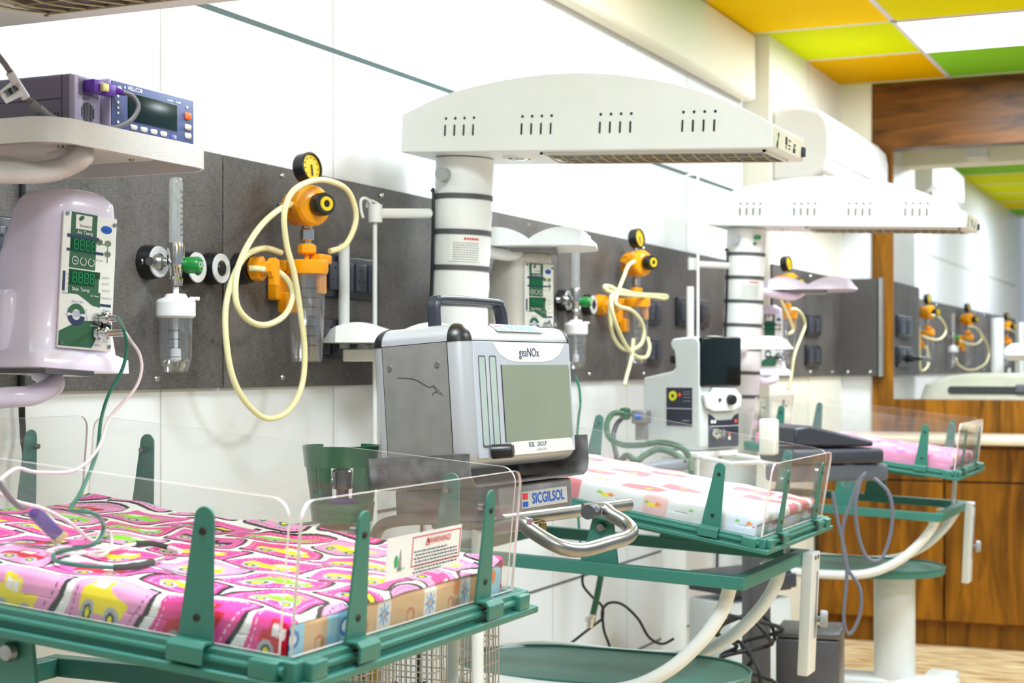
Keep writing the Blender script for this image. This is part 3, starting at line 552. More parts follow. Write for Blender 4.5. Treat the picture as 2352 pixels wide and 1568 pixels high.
def controller(M, parent, body_m, detail=True, s=1.0):
    """white controller housing; local x right, -y front, z up from its bottom plate; origin front left bottom of print panel column"""
    mb = MB(M); w, d, H = 0.148, 0.155, 0.31
    rings = [(0.0, 0.0, 0.02, 0.20, 0.235, 0.015), (0.022, 0.0, 0.02, 0.20, 0.235, 0.02), (0.03, 0.0, 0.02, 0.176, 0.21, 0.03), (0.075, 0, 0.035, 0.162, 0.20, 0.04), (0.13, 0, 0.045, 0.154, 0.195, 0.045), (0.2, 0, 0.04, 0.15, 0.152, 0.045), (0.262, 0, 0.036, 0.146, 0.132, 0.04), (0.28, 0, 0.036, 0.138, 0.122, 0.04), (0.292, 0, 0.036, 0.12, 0.10, 0.04), (0.296, 0, 0.036, 0.09, 0.09, 0.03)]
    yf = -0.047
    # keep the front flat: shift rings so that the front edge sits at yf (except the bottom plate)
    rings = [(z, cx, (yf - 0.012 if z < 0.025 else yf - 0.004 if z > 0.25 else yf) + dd / 2 + (0.012 if z > 0.28 else 0) + (0.018 if z > 0.3 else 0), ww, dd, rr) for z, cx, cy, ww, dd, rr in rings]
    mb.loft(rings); mb.rbox((-0.075, 0.09, 0.07), (0.04, 0.13, 0.12), 0.02)
    c = build(mb, 'control_box', body_m, parent, world=True, ang=60)
    pb = MB(M); pb.rbox((0, -0.0515, 0.145), (0.111, 0.004, 0.222), 0.0015); build(pb, 'front_panel', panel_print, c, world=True)
    Y0 = -0.0537; px = lambda a: -0.0555 + 0.111 * a; pz = lambda b: 0.256 - 0.222 * b
    def rect(mb, a0, b0, a1, b1, lay=0): mb.b2((px(a0), Y0 - 0.0003 - lay * 0.0005, pz(b1)), (px(a1), Y0, pz(b0)))
    g = MB(M); rect(g, .14, 0.0, .62, .16); rect(g, .14, .16, .62, .30); rect(g, .14, .30, .62, .41); rect(g, .14, .42, .70, .60); rect(g, .62, .42, .72, .47)
    g.prism([(px(.14), pz(.57)), (px(.74), pz(.57)), (px(.74), pz(.68)), (px(.60), pz(.67)), (px(.45), pz(.63)), (px(.3), pz(.595))][::-1], (0, Y0, 0), (1, 0, 0), (0, 0, 1), 0.0004)
    g.prism([(px(0.01), pz(.88)), (px(.2), pz(.835)), (px(.4), pz(.79)), (px(.6), pz(.785)), (px(.98), pz(.80)), (px(.98), pz(.86)), (px(.72), pz(.9)), (px(.62), pz(.985)), (px(0.01), pz(.985))][::-1], (0, Y0, 0), (1, 0, 0), (0, 0, 1), 0.0004)
    g.prism([(0.018 * math.cos(R(a)), 0.018 * math.sin(R(a))) for a in range(10, 171, 10)] + [(0.009 * math.cos(R(a)), 0.009 * math.sin(R(a))) for a in range(170, 9, -10)], (px(.31), Y0 - 0.0003, pz(.75)), (1, 0, 0), (0, 0, 1), 0.0004)
    build(g, 'green_print', print_green, c, world=True)
    g = MB(M); g.prism([(0.018 * math.cos(R(a)), 0.018 * math.sin(R(a))) for a in range(190, 351, 10)] + [(0.009 * math.cos(R(a)), 0.009 * math.sin(R(a))) for a in range(350, 189, -10)], (px(.31), Y0 - 0.0003, pz(.75)), (1, 0, 0), (0, 0, 1), 0.0006)
    rect(g, .03, .44, .08, .585); rect(g, .70, .65, .95, .67); rect(g, .08, .165, .66, .19, 1); rect(g, .08, .27, .76, .29, 1)
    build(g, 'navy_print', print_navy, c, world=True)
    g = MB(M); rect(g, .16, .185, .61, .285, 2); wa = build(g, 'display_window', seg_dark, c, world=True); g = MB(M); rect(g, .16, .425, .61, .53, 2); wb = build(g, 'display_window', seg_dark, c, world=True); g1 = g
    g = MB(M); led_digits(px(.235), pz(.235), 4, 0.0088, 0.016, Y0 - 0.0018, g); build(g, 'display_digits', seg_green, c, world=True); g = MB(M); led_digits(px(.235), pz(.4775), 4, 0.0088, 0.016, Y0 - 0.0018, g); build(g, 'display_digits', seg_green, c, world=True)
    g = MB(M); rect(g, .22, .015, .52, .12, 1); build(g, 'logo_plate', panel_print, c, world=True)
    g = MB(M); g.prism([(0.006 * math.cos(R(a)), 0.0035 * math.sin(R(a))) for a in range(0, 360, 30)], (px(.32), Y0 - 0.0011, pz(.04)), (1, 0, 0.7), (-0.7, 0, 1), 0.0003); build(g, 'logo_mark', print_green, c, world=True)
    g = MB(M); g.prism([(0.0115 * math.cos(R(a)), 0.0065 * math.sin(R(a))) for a in range(0, 360, 15)], (px(.8), Y0, pz(.095)), (1, 0, 0), (0, 0, 1), 0.0006); build(g, 'feed_badge', print_blue, c, world=True)
    g = MB(M)
    for a, b in ((.68, .195), (.84, .195), (.84, .275)): g.prism([(0.0068 * math.cos(R(q)), 0.0052 * math.sin(R(q))) for q in range(0, 360, 30)], (px(a), Y0, pz(b)), (1, 0, 0), (0, 0, 1), 0.0005)
    rect(g, .66, .205, .84, .212); rect(g, .832, .2, .848, .34)
    build(g, 'touch_key', print_green2, c, world=True)
    if detail:
        T = MB(M); 
        def tx(s_, a, b, sz, mbx, **k): textmb(s_, sz, (px(a), Y0 - 0.0014, pz(b)), (1, 0, 0), (0, 0, 1), mbx, **k)
        tx('Air Temp', .39, .145, 0.0085, T); tx('Skin Temp', .36, .565, 0.0085, T); tx('Set', .235, .355, 0.005, T); tx('Set Temp', .62, .60, 0.0045, T); tx('Air Sensor', .65, .82, 0.0045, T)
        for k in range(3):
            for q in range(20):
                a = 2 * PI * q / 20
                if k and q in (4, 5): continue
                T.box((px(.235 + .15 * k) + 0.0062 * math.cos(a), Y0 - 0.0012, pz(.355) + 0.0062 * math.sin(a)), (0.0014, 0.0006, 0.0014))
        build(T, 'white_lettering', text_white, c, world=True)
        T = MB(M); tx('Shreeyash', .40, .095, 0.006, T); tx('Power', .09, .60, 0.0052, T); tx('Set Temp', .68, .33, 0.004, T); tx('Set 38.5 C', .82, .455, 0.0046, T, sx=.8); tx('Set 36.5 C', .82, .50, 0.0046, T, sx=.8); tx('Sensor Fail', .83, .55, 0.0046, T, sx=.8); tx('End Safety Active', .85, .605, 0.0042, T, sx=.75)
        for z_, s_ in ((.463, '100'), (.495, '75'), (.53, '50'), (.565, '25')): tx(s_, .12, z_, 0.0042, T)
        tx('Appgr', .68, .188, 0.0036, T); tx('Time', .68, .203, 0.0036, T); tx('Mute', .84, .275, 0.0036, T)
        build(T, 'dark_lettering', text_dark, c, world=True)
        T = MB(M); tx('Feed', .79, .096, 0.0062, T); tx('MODE', .31, .735, 0.0058, T); tx('UNITS', .31, .76, 0.0058, T); tx('Servo - Skin', .31, .655, 0.005, T); tx('Power', .86, .70, 0.0055, T); tx('Fuse', .87, .925, 0.0055, T); tx('Skin Sensor', .68, .96, 0.005, T)
        textmb('Manual', 0.0048, (px(.14), Y0 - 0.001, pz(.735)), (0.25, 0, 1), (-1, 0, 0.25), T); textmb('Servo-Air', 0.0048, (px(.49), Y0 - 0.001, pz(.745)), (0.25, 0, -1), (1, 0, 0.25), T)
        build(T, 'blue_lettering', text_blue, c, world=True)
        for a, b in ((.06, .02), (.95, .05), (.06, .965), (.95, .965)): build(MB(M).cyl((px(a), Y0, pz(b)), (px(a), Y0 - 0.002, pz(b)), 0.0034, n=12), 'panel_screw', steel, c, world=True)
    k = MB(M); k.rbox((px(.86), Y0 - 0.002, pz(.77)), (0.016, 0.005, 0.026), 0.001); build(k, 'rocker_switch', black_plastic, c, world=True)
    for b, L in ((.765, 0.034), (.875, 0.05)):
        k = MB(M).lathe([(0, 0), (0.0105, 0), (0.0105, 0.006), (0.008, 0.007), (0.008, 0.013), (0.0105, 0.014), (0.0105, 0.02), (0.007, 0.022), (0.0055, 0.026), (0.0055, L), (0, L)], (px(.70), Y0, pz(b)), (0.45, -1, 0.05), 18)
        build(k, 'sensor_plug', chrome, c, world=True)
    return c
def warmer(i):
    x0, y0, pz, tl, FZ, DX = UN[i]; RT = root_m(i)
    t = thing('infant_warmer', {1: 'nearest infant warmer, green bed tray cut by left frame edge', 2: 'middle infant warmer with white heater hood and tilted green bed at centre', 3: 'rearmost infant warmer before brown cabinets, small tilted green bed and hood'}[i], 'infant warmer', (x0, y0, 0), group='infant radiant warmers')
    L = LEANS[i]
    # base
    b = MB()
    b.rbox((0.42, 0, 0.165), (0.95, 0.16, 0.05), 0.015); b.rbox((0.05, 0, 0.155), (0.10, 0.56, 0.05), 0.015); b.rbox((0.80, 0, 0.155), (0.12, 0.56, 0.05), 0.015)
    build(b, 'base', white_metal, t)
    for cx in (0.05, 0.8):
        for cy in (-0.24, 0.24):
            w = build(MB().cyl((cx, cy - 0.018, 0.055), (cx, cy + 0.018, 0.055), 0.055, n=28), 'caster', black_rubber, t)
            build(MB().cyl((cx, cy, 0.1), (cx, cy, 0.135), 0.012).rbox((cx, cy, 0.105), (0.05, 0.05, 0.02), 0.004).b2((cx - 0.02, cy - 0.024, 0.05), (cx + 0.02, cy - 0.021, 0.11)).b2((cx - 0.02, cy + 0.021, 0.05), (cx + 0.02, cy + 0.024, 0.11)), 'caster_fork', steel, w)
    PDX = 0.66
    build(MB().lathe([(0, 0.18), (0.077, 0.18), (0.077, 0.582), (0, 0.582)], (PDX, 0, 0), n=36), 'pedestal', white_metal, t)
    # shelf (stadium)
    st = [(0.62 + 0.225 * math.cos(R(a)), 0.225 * math.sin(R(a))) for a in range(-90, 91, 9)] + [(0.30 - 0.225 * math.cos(R(a)), -0.225 * math.sin(R(a))) for a in range(-90, 91, 9)]
    sh = MB(); sh.prism(st, (0, 0, 0.582), (1, 0, 0), (0, 1, 0), 0.024)
    so = build(sh, 'shelf', green_dark, t, bevel=0.003)
    rim = MB(); rp = [(a, b_, 0.608) for a, b_ in st]; rim.tube(rp, 0.004, 6, 0, closed=True); build(rim, 'shelf_rim', green_metal, so)
    # column
    cb = MB(L); H = 1.905
    bands = [1.805, 1.713, 1.62, 1.527, 1.434, 1.341, 1.248]
    prof = [(0, 0.19), (0.079, 0.19), (0.079, 1.2)]
    for zb_ in reversed(bands): prof += [(0.077, zb_ - 0.046), (0.0745, zb_ - 0.008), (0.0745, zb_ + 0.008)]
    prof += [(0.0765, 1.84), (0.077, H), (0, H)]
    build(cb.lathe(prof, (0, 0, 0), n=40), 'column', cream_metal, t)
    for zb_ in bands: build(MB(L).lathe([(0.0745, -0.0065), (0.0775, -0.0065), (0.0775, 0.0065), (0.0745, 0.0065)], (0, 0, zb_), n=40), 'strap', grey_band, t)
    build(MB(L).tube([(-0.02 - 0.05, -0.045, 1.82), (-0.055, -0.065, 1.80), (-0.05, -0.066, 1.6), (-0.05, -0.066, 1.3), (-0.05, -0.07, 1.0), (-0.04, -0.075, 0.5)], 0.0045), 'column_cable', black_plastic, t)
    kd = Vector((0.12, -1, 0)).normalized()
    kp = Vector((0, 0, 1.857)) + kd * 0.074 + Vector((-0.028, 0, 0))
    if i == 3: kp = kp + Vector((-0.0, 0, 0.0))
    build(MB(L).cyl(kp, kp + kd * 0.03, 0.018, n=24), 'clamp_knob', mat('grey_knob', (158, 160, 162), 0.45), t)
    if i == 3: build(MB(L).cyl((0.055, -0.058, 1.87), (0.075, -0.085, 1.868), 0.009).cyl((0.05, -0.06, 1.845), (0.055, -0.065, 1.845), 0.006), 'indicator', green_knob, t)
    # warning label on column (curved)
    lb = MB(L); vs = []; fs = []; n = 10
    for q in range(n + 1):
        a = R(-88 + 62 * q / n)
        for z in (1.636, 1.703): vs.append((0.0782 * math.cos(a), 0.0782 * math.sin(a), z))
    for q in range(n): fs.append((q * 2, q * 2 + 2, q * 2 + 3, q * 2 + 1))
    lo = build(lb.add(vs, fs), 'warning_label', panel_print, t)
    T = MB(L); TR = MB(L); rr = random.Random(4)
    def cbox(mb, a, z, w, h): A = R(a); mb.box((0.0786 * math.cos(A), 0.0786 * math.sin(A), z), (0.0004, w, h), Matrix.Rotation(A, 3, 'Z'))
    for k in range(6):
        cbox(TR, -58 + k * 5, 1.694, 0.0052, 0.006)
    for ln in range(8):
        a = -80
        while a < -30: w = rr.uniform(2, 5); cbox(T, a + w / 2, 1.683 - ln * 0.006, 0.00137 * w * .85, 0.002); a += w + 1
    build(T, 'label_text', text_grey, lo); build(TR, 'label_heading', text_red, lo)
    # hood
    HB = 1.908 if i != 1 else 1.872; xs = [-0.113 + v for v in (0, .107, .214, .343, .470, .592, .711, .805, .897, .976)]; hs = [.097, .140, .166, .184, .189, .180, .159, .132, .0945, .0534]
    tp = cat([(x, 0, h) for x, h in zip(xs, hs)], 5); top = [(p.x, p.z) for p in tp]
    hb = MB(L)
    hw = 0.145
    hb.prism([(xs[0], 0)] + [(xs[-1], 0)] + top[::-1], (0, hw, HB), (1, 0, 0), (0, 0, 1), 2 * hw)
    hood = build(hb, 'heater_hood', white_metal, t, bevel=0.002, ang=25)
    sl = MB(L)
    for gx in (0.012, 0.224, 0.432, 0.642):
        for k in range(4):
            xx = gx + k * 0.0262
            sl.prism(circ(0.0036, 14), (xx + 0.0015, -hw - 0.0003, HB + 0.084 + (xx * 0.004)), (1, 0, 0), (0, 0, 1), 0.0006)
            sl.prism(rrect(0.0048, 0.029, 0.0024, 4), (xx, -hw - 0.0003, HB + 0.054), (1, 0, 0), (0, 0, 1), 0.0006)
    build(sl, 'vent_slots', black_plastic, hood)
    ep = MB(L).b2((xs[-1], -hw + 0.01, HB + 0.004), (xs[-1] + 0.0015, hw - 0.006, HB + 0.05)); build(ep, 'end_plate', mat('cream_label', (226, 222, 200), 0.4), hood)
    ee = MB(L); ee.rbox((xs[-1] + 0.004, hw - 0.022, HB + 0.022), (0.01, 0.018, 0.024), 0.002)
    for yy, zz, w_, h_ in ((-0.03, .03, .018, .018), (-0.03, .015, .006, .01), (0.0, .034, .022, .003), (0.0, .022, .022, .003), (0.0, 0.014, .016, .003), (0.05, .03, .02, .003), (0.05, .018, .02, .003)): ee.b2((xs[-1] + 0.0015, yy - w_ / 2, HB + zz - h_ / 2), (xs[-1] + 0.0022, yy + w_ / 2, HB + zz + h_ / 2))
    ee.prism([(0, 0), (0.028, 0), (0.014, 0.022)], (xs[-1] + 0.0016, 0.03, HB + 0.01), (0, 1, 0), (0, 0, 1), 0.0003)
    build(ee, 'switch_and_symbols', text_dark, hood)
    gg = MB(L); gg.prism([(-0.012, 0), (0.002, -0.006), (0.008, 0.006), (0.006, 0.016), (0.014, 0.026), (0.008, 0.034), (-0.002, 0.03), (0.003, 0.018), (-0.004, 0.012)], (xs[-1] + 0.0016, -0.108, HB + 0.008), (0, 1, 0), (0, 0, 1), 0.0004); build(gg, 'bird_mark', print_green, hood)
    # heater recess + grill under hood, set slightly below the underside
    rc_ = MB(L); rc_.b2((0.27, -0.105, HB - 0.0015), (0.83, 0.085, HB + 0.001)); build(rc_, 'heater_reflector', mat('reflector_dark', (92, 78, 64), 0.35, 0.5), hood)
    gr = MB(L)
    for k in range(17): xx = 0.275 + 0.55 * k / 16; gr.tube([(xx, -0.105, HB - 0.004), (xx - 0.004, -0.01, HB - 0.013), (xx, 0.085, HB - 0.004)], 0.0018, 6, 4)
    for yy in (-0.1, -0.04, 0.02, 0.08): gr.tube([(0.27, yy, HB - 0.006), (0.83, yy, HB - 0.006)], 0.0016, 6, 0)
    build(gr, 'heater_guard', mat('guard_wire', (178, 168, 138), 0.4, 0.4), hood)
    fr = MB(L)
    for a, b_ in (((0.262, -0.112), (0.838, -0.105)), ((0.262, 0.085), (0.838, 0.092)), ((0.262, -0.112), (0.27, 0.092)), ((0.83, -0.112), (0.838, 0.092))): fr.b2((a[0], a[1], HB - 0.006), (b_[0], b_[1], HB + 0.001))
    build(fr, 'heater_frame', white_metal, hood)
    lp = build(MB(L).lathe([(0.03, -0.005), (0.04, -0.007), (0.046, 0.0), (0.03, 0.001)], (0.165, -0.02, HB), n=32), 'lamp_ring', cream_metal, hood)
    build(MB(L).lathe([(0, -0.012), (0.018, -0.009), (0.029, -0.001), (0, 0)], (0.165, -0.02, HB), n=24), 'spot_lamp', chrome, hood)
    # bed frame
    f = MB(L); X0, X1, Yh, Zt, S = 0.10, 0.885 + DX, 0.305, FZ, 0.03
    f.b2((X0, -Yh, Zt - S), (X1, -Yh + S, Zt)); f.b2((X0, Yh - S, Zt - S), (X1, Yh, Zt)); f.b2((X1 - S, -Yh + S, Zt - S), (X1, Yh - S, Zt)); f.b2((X0, -Yh + S, Zt - S), (X0 + S, Yh - S, Zt))
    build(f, 'bed_frame', green_metal, t, bevel=0.002)
    for sy in (-1, 1):
        q = MB(L); H2 = pz - 0.035 - Zt
        q.prism([(PVX + DX - 0.048, 0), (PVX + DX + 0.042, 0), (PVX + DX + 0.026, H2), (PVX + DX - 0.024, H2 + 0.006)], (0, sy * (Yh - 0.028) + 0.003, Zt), (1, 0, 0), (0, 0, 1), 0.006)
        po = build(q, 'pivot_bracket', green_metal, t)
        build(MB(L).lathe([(0, 0), (0.011, 0), (0.012, 0.004), (0.009, 0.011), (0, 0.012)], (PVX + DX, sy * (Yh - 0.022), pz - 0.055), (0, -1, 0), 16), 'bolt', steel, po)
    # carrying tubes sweeping down to the pedestal head
    for sy in (-1, 1):
        q = MB(L).tube([(0.05, sy * 0.10, 0.60), (0.2, sy * 0.235, 0.61), (0.42, sy * 0.248, 0.612), (0.58, sy * 0.248, 0.63), (0.69, sy * 0.245, 0.685), (0.77, sy * 0.238, 0.765), (0.815, sy * 0.23, 0.84), (0.83 + DX, sy * 0.225, FZ - 0.03)], 0.0165, 16, 10)
        q.rbox((0.825 + DX, sy * 0.225, FZ - 0.033), (0.09, 0.05, 0.006), 0.002); build(q, 'support_tube', cream_metal, t)
    # slide clamp bar at outer far corner
    q = MB(L); q.rbox((X1 + 0.014, Yh - 0.05, FZ - 0.155), (0.028, 0.08, 0.31), 0.003); cbar = build(q, 'height_bar', white_metal, t)
    build(MB(L).b2((X1 + 0.027, Yh - 0.040, FZ - 0.22), (X1 + 0.0288, Yh - 0.030, FZ - 0.05)), 'slot', text_grey, cbar)
    build(MB(L).lathe([(0, 0), (0.006, 0), (0.006, 0.01), (0.022, 0.012), (0.022, 0.026), (0.018, 0.03), (0, 0.03)], (X1 + 0.028, Yh - 0.030, FZ - 0.17), (1, 0.2, 0), 24), 'bar_knob', mat('grey_knob', (158, 160, 162)), cbar)
    for zz in (0.0, 0.028): build(MB(L).cyl((X1 + 0.027, Yh - 0.065 + zz, FZ - 0.012), (X1 + 0.031, Yh - 0.065 + zz, FZ - 0.012), 0.005, n=12), 'screw', steel, cbar)
    build(MB(L).cyl((X1 - 0.05, Yh - 0.05, Zt - 0.01), (X1 - 0.045, Yh - 0.05, pz - 0.06), 0.008), 'tilt_strut', white_metal, t)
    # tray
    TM = tray_m(i); q = MB(TM); A, B, Wd = TA, TB, TW
    o_ = 0.03
    q.b2((A, -Wd + 0.02, -0.022), (B - 0.02, Wd - 0.02, -0.014))
    for (a, b_) in (((A, -Wd), (B, -Wd + 0.022)), ((A, Wd - 0.022), (B, Wd)), ((B - 0.022, -Wd + 0.022), (B, Wd - 0.022)), ((A, -Wd + 0.022), (A + 0.022, Wd - 0.022))): q.b2((a[0], a[1], -0.032), (b_[0], b_[1], 0))
    q.b2((A, -Wd - 0.012, -0.032), (B + 0.012, -Wd, -0.022)); q.b2((A, Wd, -0.032), (B + 0.012, Wd + 0.012, -0.022)); q.b2((B, -Wd, -0.032), (B + 0.012, Wd, -0.022))
    q.b2((A + 0.1, -Wd + 0.05, -0.045), (B - 0.12, Wd - 0.05, -0.022))
    tr = build(q, 'bed_tray', green_metal, t, bevel=0.002)
    def side(T2, length, bpos, apos0, apos1, hgt=0.168):
        """rail furniture in a local frame: x along the side, -y outward, z up"""
        q = MB(T2); q.tube([(0.03, -0.012, -0.012), (length - 0.03, -0.012, -0.012)], 0.0048, 10, 0)
        for xx in (0.035, length - 0.035): q.rbox((xx, -0.013, -0.012), (0.034, 0.02, 0.022), 0.003)
        q.tube([(length - 0.012, -0.012, -0.012), (length - 0.02, -0.012, -0.012)], 0.006, 10, 0)
        build(q, 'hinge_rod', green_metal, tr)
        for xb in bpos:
            q = MB(T2); wb, wt, hh = 0.023, 0.0125, 0.149
            poly = [(-wb, 0.004), (wb, 0.004), (wt, hh - wt)] + [(wt * math.cos(R(a)), hh - wt + wt * math.sin(R(a))) for a in range(15, 180, 15)] + [(-wt, hh - wt)]
            q.prism(poly, (xb, -0.0045, 0), (1, 0, 0), (0, 0, 1), 0.0035)
            q.prism([(-0.004, 0.005), (-0.022, 0.006), (-0.028, 0.0), (-0.028, -0.018), (-0.024, -0.018), (-0.024, -0.002), (-0.020, 0.002), (-0.004, 0.001)], (xb - wb, 0, 0), (0, 1, 0), (0, 0, 1), 2 * wb)
            bo = build(q, 'side_bracket', green_metal, t, bevel=0.0008)
            q = MB(T2)
            for zz in (0.028, 0.122): build(MB(T2).lathe([(0, 0), (0.0046, 0), (0.004, 0.0015), (0.0022, 0.001), (0, 0.0005)], (xb, -0.008, zz), (0, -1, 0), 12), 'rivet', mat('dark_rivet', (58, 52, 50), 0.4, 0.6), bo)
            build(MB(T2).cyl((xb, 0.002, 0.125), (xb, 0.010, 0.125), 0.004, n=10), 'bolt', steel, bo)
        q = MB(T2); r_ = 0.022; pl = [(apos0, 0.002), (apos1, 0.002)] + [(apos1 - r_ + r_ * math.cos(R(a)), hgt - r_ + r_ * math.sin(R(a))) for a in range(0, 91, 10)] + [(apos0 + r_ - r_ * math.sin(R(a)), hgt - r_ + r_ * math.cos(R(a))) for a in range(0, 91, 10)]
        n = len(pl); q.prism(pl, (0, 0.003, 0), (1, 0, 0), (0, 0, 1), 0.004)
        # prism faces: two caps first, then the rim; rim gets edge material
        nf = len(q.f); q.mi = [0, 0] + [1] * (nf - 2)
        build(q, 'acrylic_side', [acrylic, acrylic_edge], t, smooth=False)
    Lx = B - A; near = TM @ Matrix.Translation((A, -Wd + 0.012, 0))
    side(near, Lx, (0.12, Lx - 0.13), 0.02, Lx - 0.028)
    far = TM @ Matrix.Translation((B, Wd - 0.012, 0)) @ Matrix.Rotation(PI, 4, 'Z')
    side(far, Lx, (0.13, Lx - 0.12), 0.028, Lx - 0.02)
    end = TM @ Matrix.Translation((B - 0.012, -Wd, 0)) @ Matrix.Rotation(PI / 2, 4, 'Z')
    side(end, 2 * Wd, (0.135, 2 * Wd - 0.14), 0.012, 2 * Wd - 0.03)
    head = TM @ Matrix.Translation((A + 0.012, Wd, 0)) @ Matrix.Rotation(-PI / 2, 4, 'Z')
    side(head, 2 * Wd, (0.14, 2 * Wd - 0.14), 0.02, 2 * Wd - 0.02)
    return t, hood
WU = {i: warmer(i)[0] for i in (1, 2, 3)}
inv = lambda i: root_m(i).inverted()
# ---- unit 1 shelf, controller, arms ----
t = WU[1]; q = MB(); c0 = D(130, 268, 2.3); zt_ = c0.z
def shelf_rect(q, x0, x1, y0, y1, z1, h=0.036, r=0.05):
    cx, cy = (x0 + x1) / 2, (y0 + y1) / 2; w, d = x1 - x0, y1 - y0; vs = []; fs = []
    outer = rrect(w, d, r, 7, cx, cy); inn = rrect(w - 0.012, d - 0.012, r - 0.006, 7, cx, cy); n = len(outer)
    vs = [(a, b, z1 - h) for a, b in outer] + [(a, b, z1) for a, b in outer] + [(a, b, z1 - h) for a, b in inn] + [(a, b, z1 - 0.006) for a, b in inn]
    for i in range(n): j = (i + 1) % n; fs += [(i, j, n + j, n + i), (2 * n + j, 2 * n + i, 3 * n + i, 3 * n + j), (j, i, 2 * n + i, 2 * n + j)]
    fs += [tuple(range(n, 2 * n)), tuple(range(4 * n - 1, 3 * n - 1, -1))]
    q.add(vs, fs)
sx1, sy0 = c0.x + 0.01, c0.y - 0.02
shelf_rect(q, sx1 - 0.30, sx1, sy0, sy0 + 0.40, zt_)
s1 = build(q, 'monitor_shelf', beige_metal, t, world=True)
q = MB(); q.b2((sx1 - 0.23, sy0 + 0.07, zt_ - 0.028), (sx1 - 0.05, sy0 + 0.30, zt_ - 0.02)); build(q, 'mounting_plate', beige_metal, s1, world=True, bevel=0.002)
for a, b_ in ((-0.21, 0.1), (-0.07, 0.1), (-0.07, 0.27), (-0.21, 0.27)): build(MB().lathe([(0, 0), (0.005, 0), (0.004, 0.003), (0, 0.004)], (sx1 + a, sy0 + b_, zt_ - 0.028), (0, 0, -1), 12), 'screw', steel, s1, world=True)
ex, ey = sx1 - 0.14, sy0 + 0.15
q = MB().tube([(-1.83, 1.79, 1.655), D(-60, 392, 2.32), D(20, 396, 2.34), D(95, 395, 2.38), D(150, 382, 2.4), D(192, 352, 2.40), (ex, ey + 0.02, zt_ - 0.02)], 0.0165, 18, 10)
build(q, 'shelf_arm', beige_metal, t, world=True)
O1 = D(205, 851, 2.52); M1 = Matrix.Translation(O1) @ Matrix.Rotation(R(79), 4, 'Z') @ Matrix.Rotation(R(3.5), 4, 'Y')
M1 = M1 @ Matrix.Translation((-0.012, 0.05, 0)) @ Matrix.Scale(0.955, 4)
controller(M1, t, pink_white)
q = MB().tube([(-1.84, 1.79, 1.345), D(-60, 912, 2.45), D(20, 912, 2.48), D(80, 906, 2.52), D(125, 880, 2.56), M1 @ Vector((0.0, 0.06, -0.002))], 0.0165, 18, 10); build(q, 'controller_arm', pink_white, t, world=True)
build(MB(M1).b2((-0.05, -0.02, -0.008), (0.05, 0.12, 0.0)), 'controller_plate', steel, t, world=True)
# ---- unit 2 ----
t = WU[2]
def upper_tray(t, c, L, Wd, rz, mt, arm):
    q = MB(Matrix.Translation(c) @ Matrix.Rotation(rz, 4, 'Z')); dome_tray(q, L, Wd, 0.05); s = build(q, 'monitor_shelf', mt, t, world=True)
    build(MB(Matrix.Translation(c) @ Matrix.Rotation(rz, 4, 'Z')).b2((-L * 0.3, -Wd * 0.25, -0.012), (L * 0.2, Wd * 0.25, 0)), 'mounting_plate', steel, s, world=True)
    build(MB().tube(arm, 0.0165, 16, 8), 'shelf_arm', mt, t, world=True)
upper_tray(t, D(1222, 572, 4.45), 0.36, 0.30, R(20), white_metal, [D(1085, 565, 4.3), D(1130, 580, 4.35), D(1175, 585, 4.4), D(1205, 573, 4.45), D(1212, 560, 4.45)])
O2 = D(1243, 800, 4.45); M2 = Matrix.Translation(O2) @ Matrix.Rotation(R(68), 4, 'Z') @ Matrix.Translation((-0.01, 0.05, -0.022))
controller(M2, t, warm_white)
build(MB().tube([D(1085, 830, 4.4), D(1140, 840, 4.42), D(1200, 832, 4.45), M2 @ Vector((0, 0.05, 0))], 0.0165, 16, 8), 'controller_arm', warm_white, t, world=True)
def lower_tray(t, c, L, Wd, rz, arm, post, iv, hookup, bar):
    Mx = Matrix.Translation(c) @ Matrix.Rotation(rz, 4, 'Z'); q = MB(Mx); dome_tray(q, L, Wd, 0.048); s = build(q, 'instrument_tray', white_metal, t, world=True)
    build(MB(Mx).rbox((-L * 0.16, 0, -0.03), (0.16, 0.05, 0.03), 0.004), 'tray_bracket', white_metal, s, world=True)
    build(MB().tube(arm, 0.014, 12, 6), 'tray_arm', white_metal, t, world=True)
    build(MB().cyl(post[0], post[1], 0.014, n=20), 'tray_post', white_metal, t, world=True)
    p = build(MB().cyl(iv[0], iv[1], 0.0055, n=12), 'drip_pole', white_metal, t, world=True)
    for h in hookup: build(MB().tube(h, 0.0035, 8, 5), 'drip_hook', white_metal, p, world=True)
    build(MB().tube(bar, 0.0125, 14, 0).cyl(bar[0] + Vector((0, 0, -0.022)), bar[0] + Vector((0, 0, 0.022)), 0.017), 'pole_arm', white_metal, t, world=True)
c2 = D(918, 788, 3.95); ivx = D(861, 780, 3.95)
lower_tray(t, c2, 0.36, 0.30, R(24), [D(830, 800, 3.95), D(900, 805, 4.05), D(1000, 800, 4.15)], (D(790, 800, 3.98), D(790, 560, 3.98)), ((ivx.x, ivx.y, 0.75), D(861, 500, 3.95)),
           [[D(861, 485, 3.95), D(845, 458, 3.93), D(830, 458, 3.9), D(829, 480, 3.9), D(834, 500, 3.9)], [D(861, 485, 3.95), D(872, 472, 3.97), D(848, 460, 4.0), D(842, 475, 4.02)]], [D(862, 490, 3.95), D(985, 490, 4.12)])
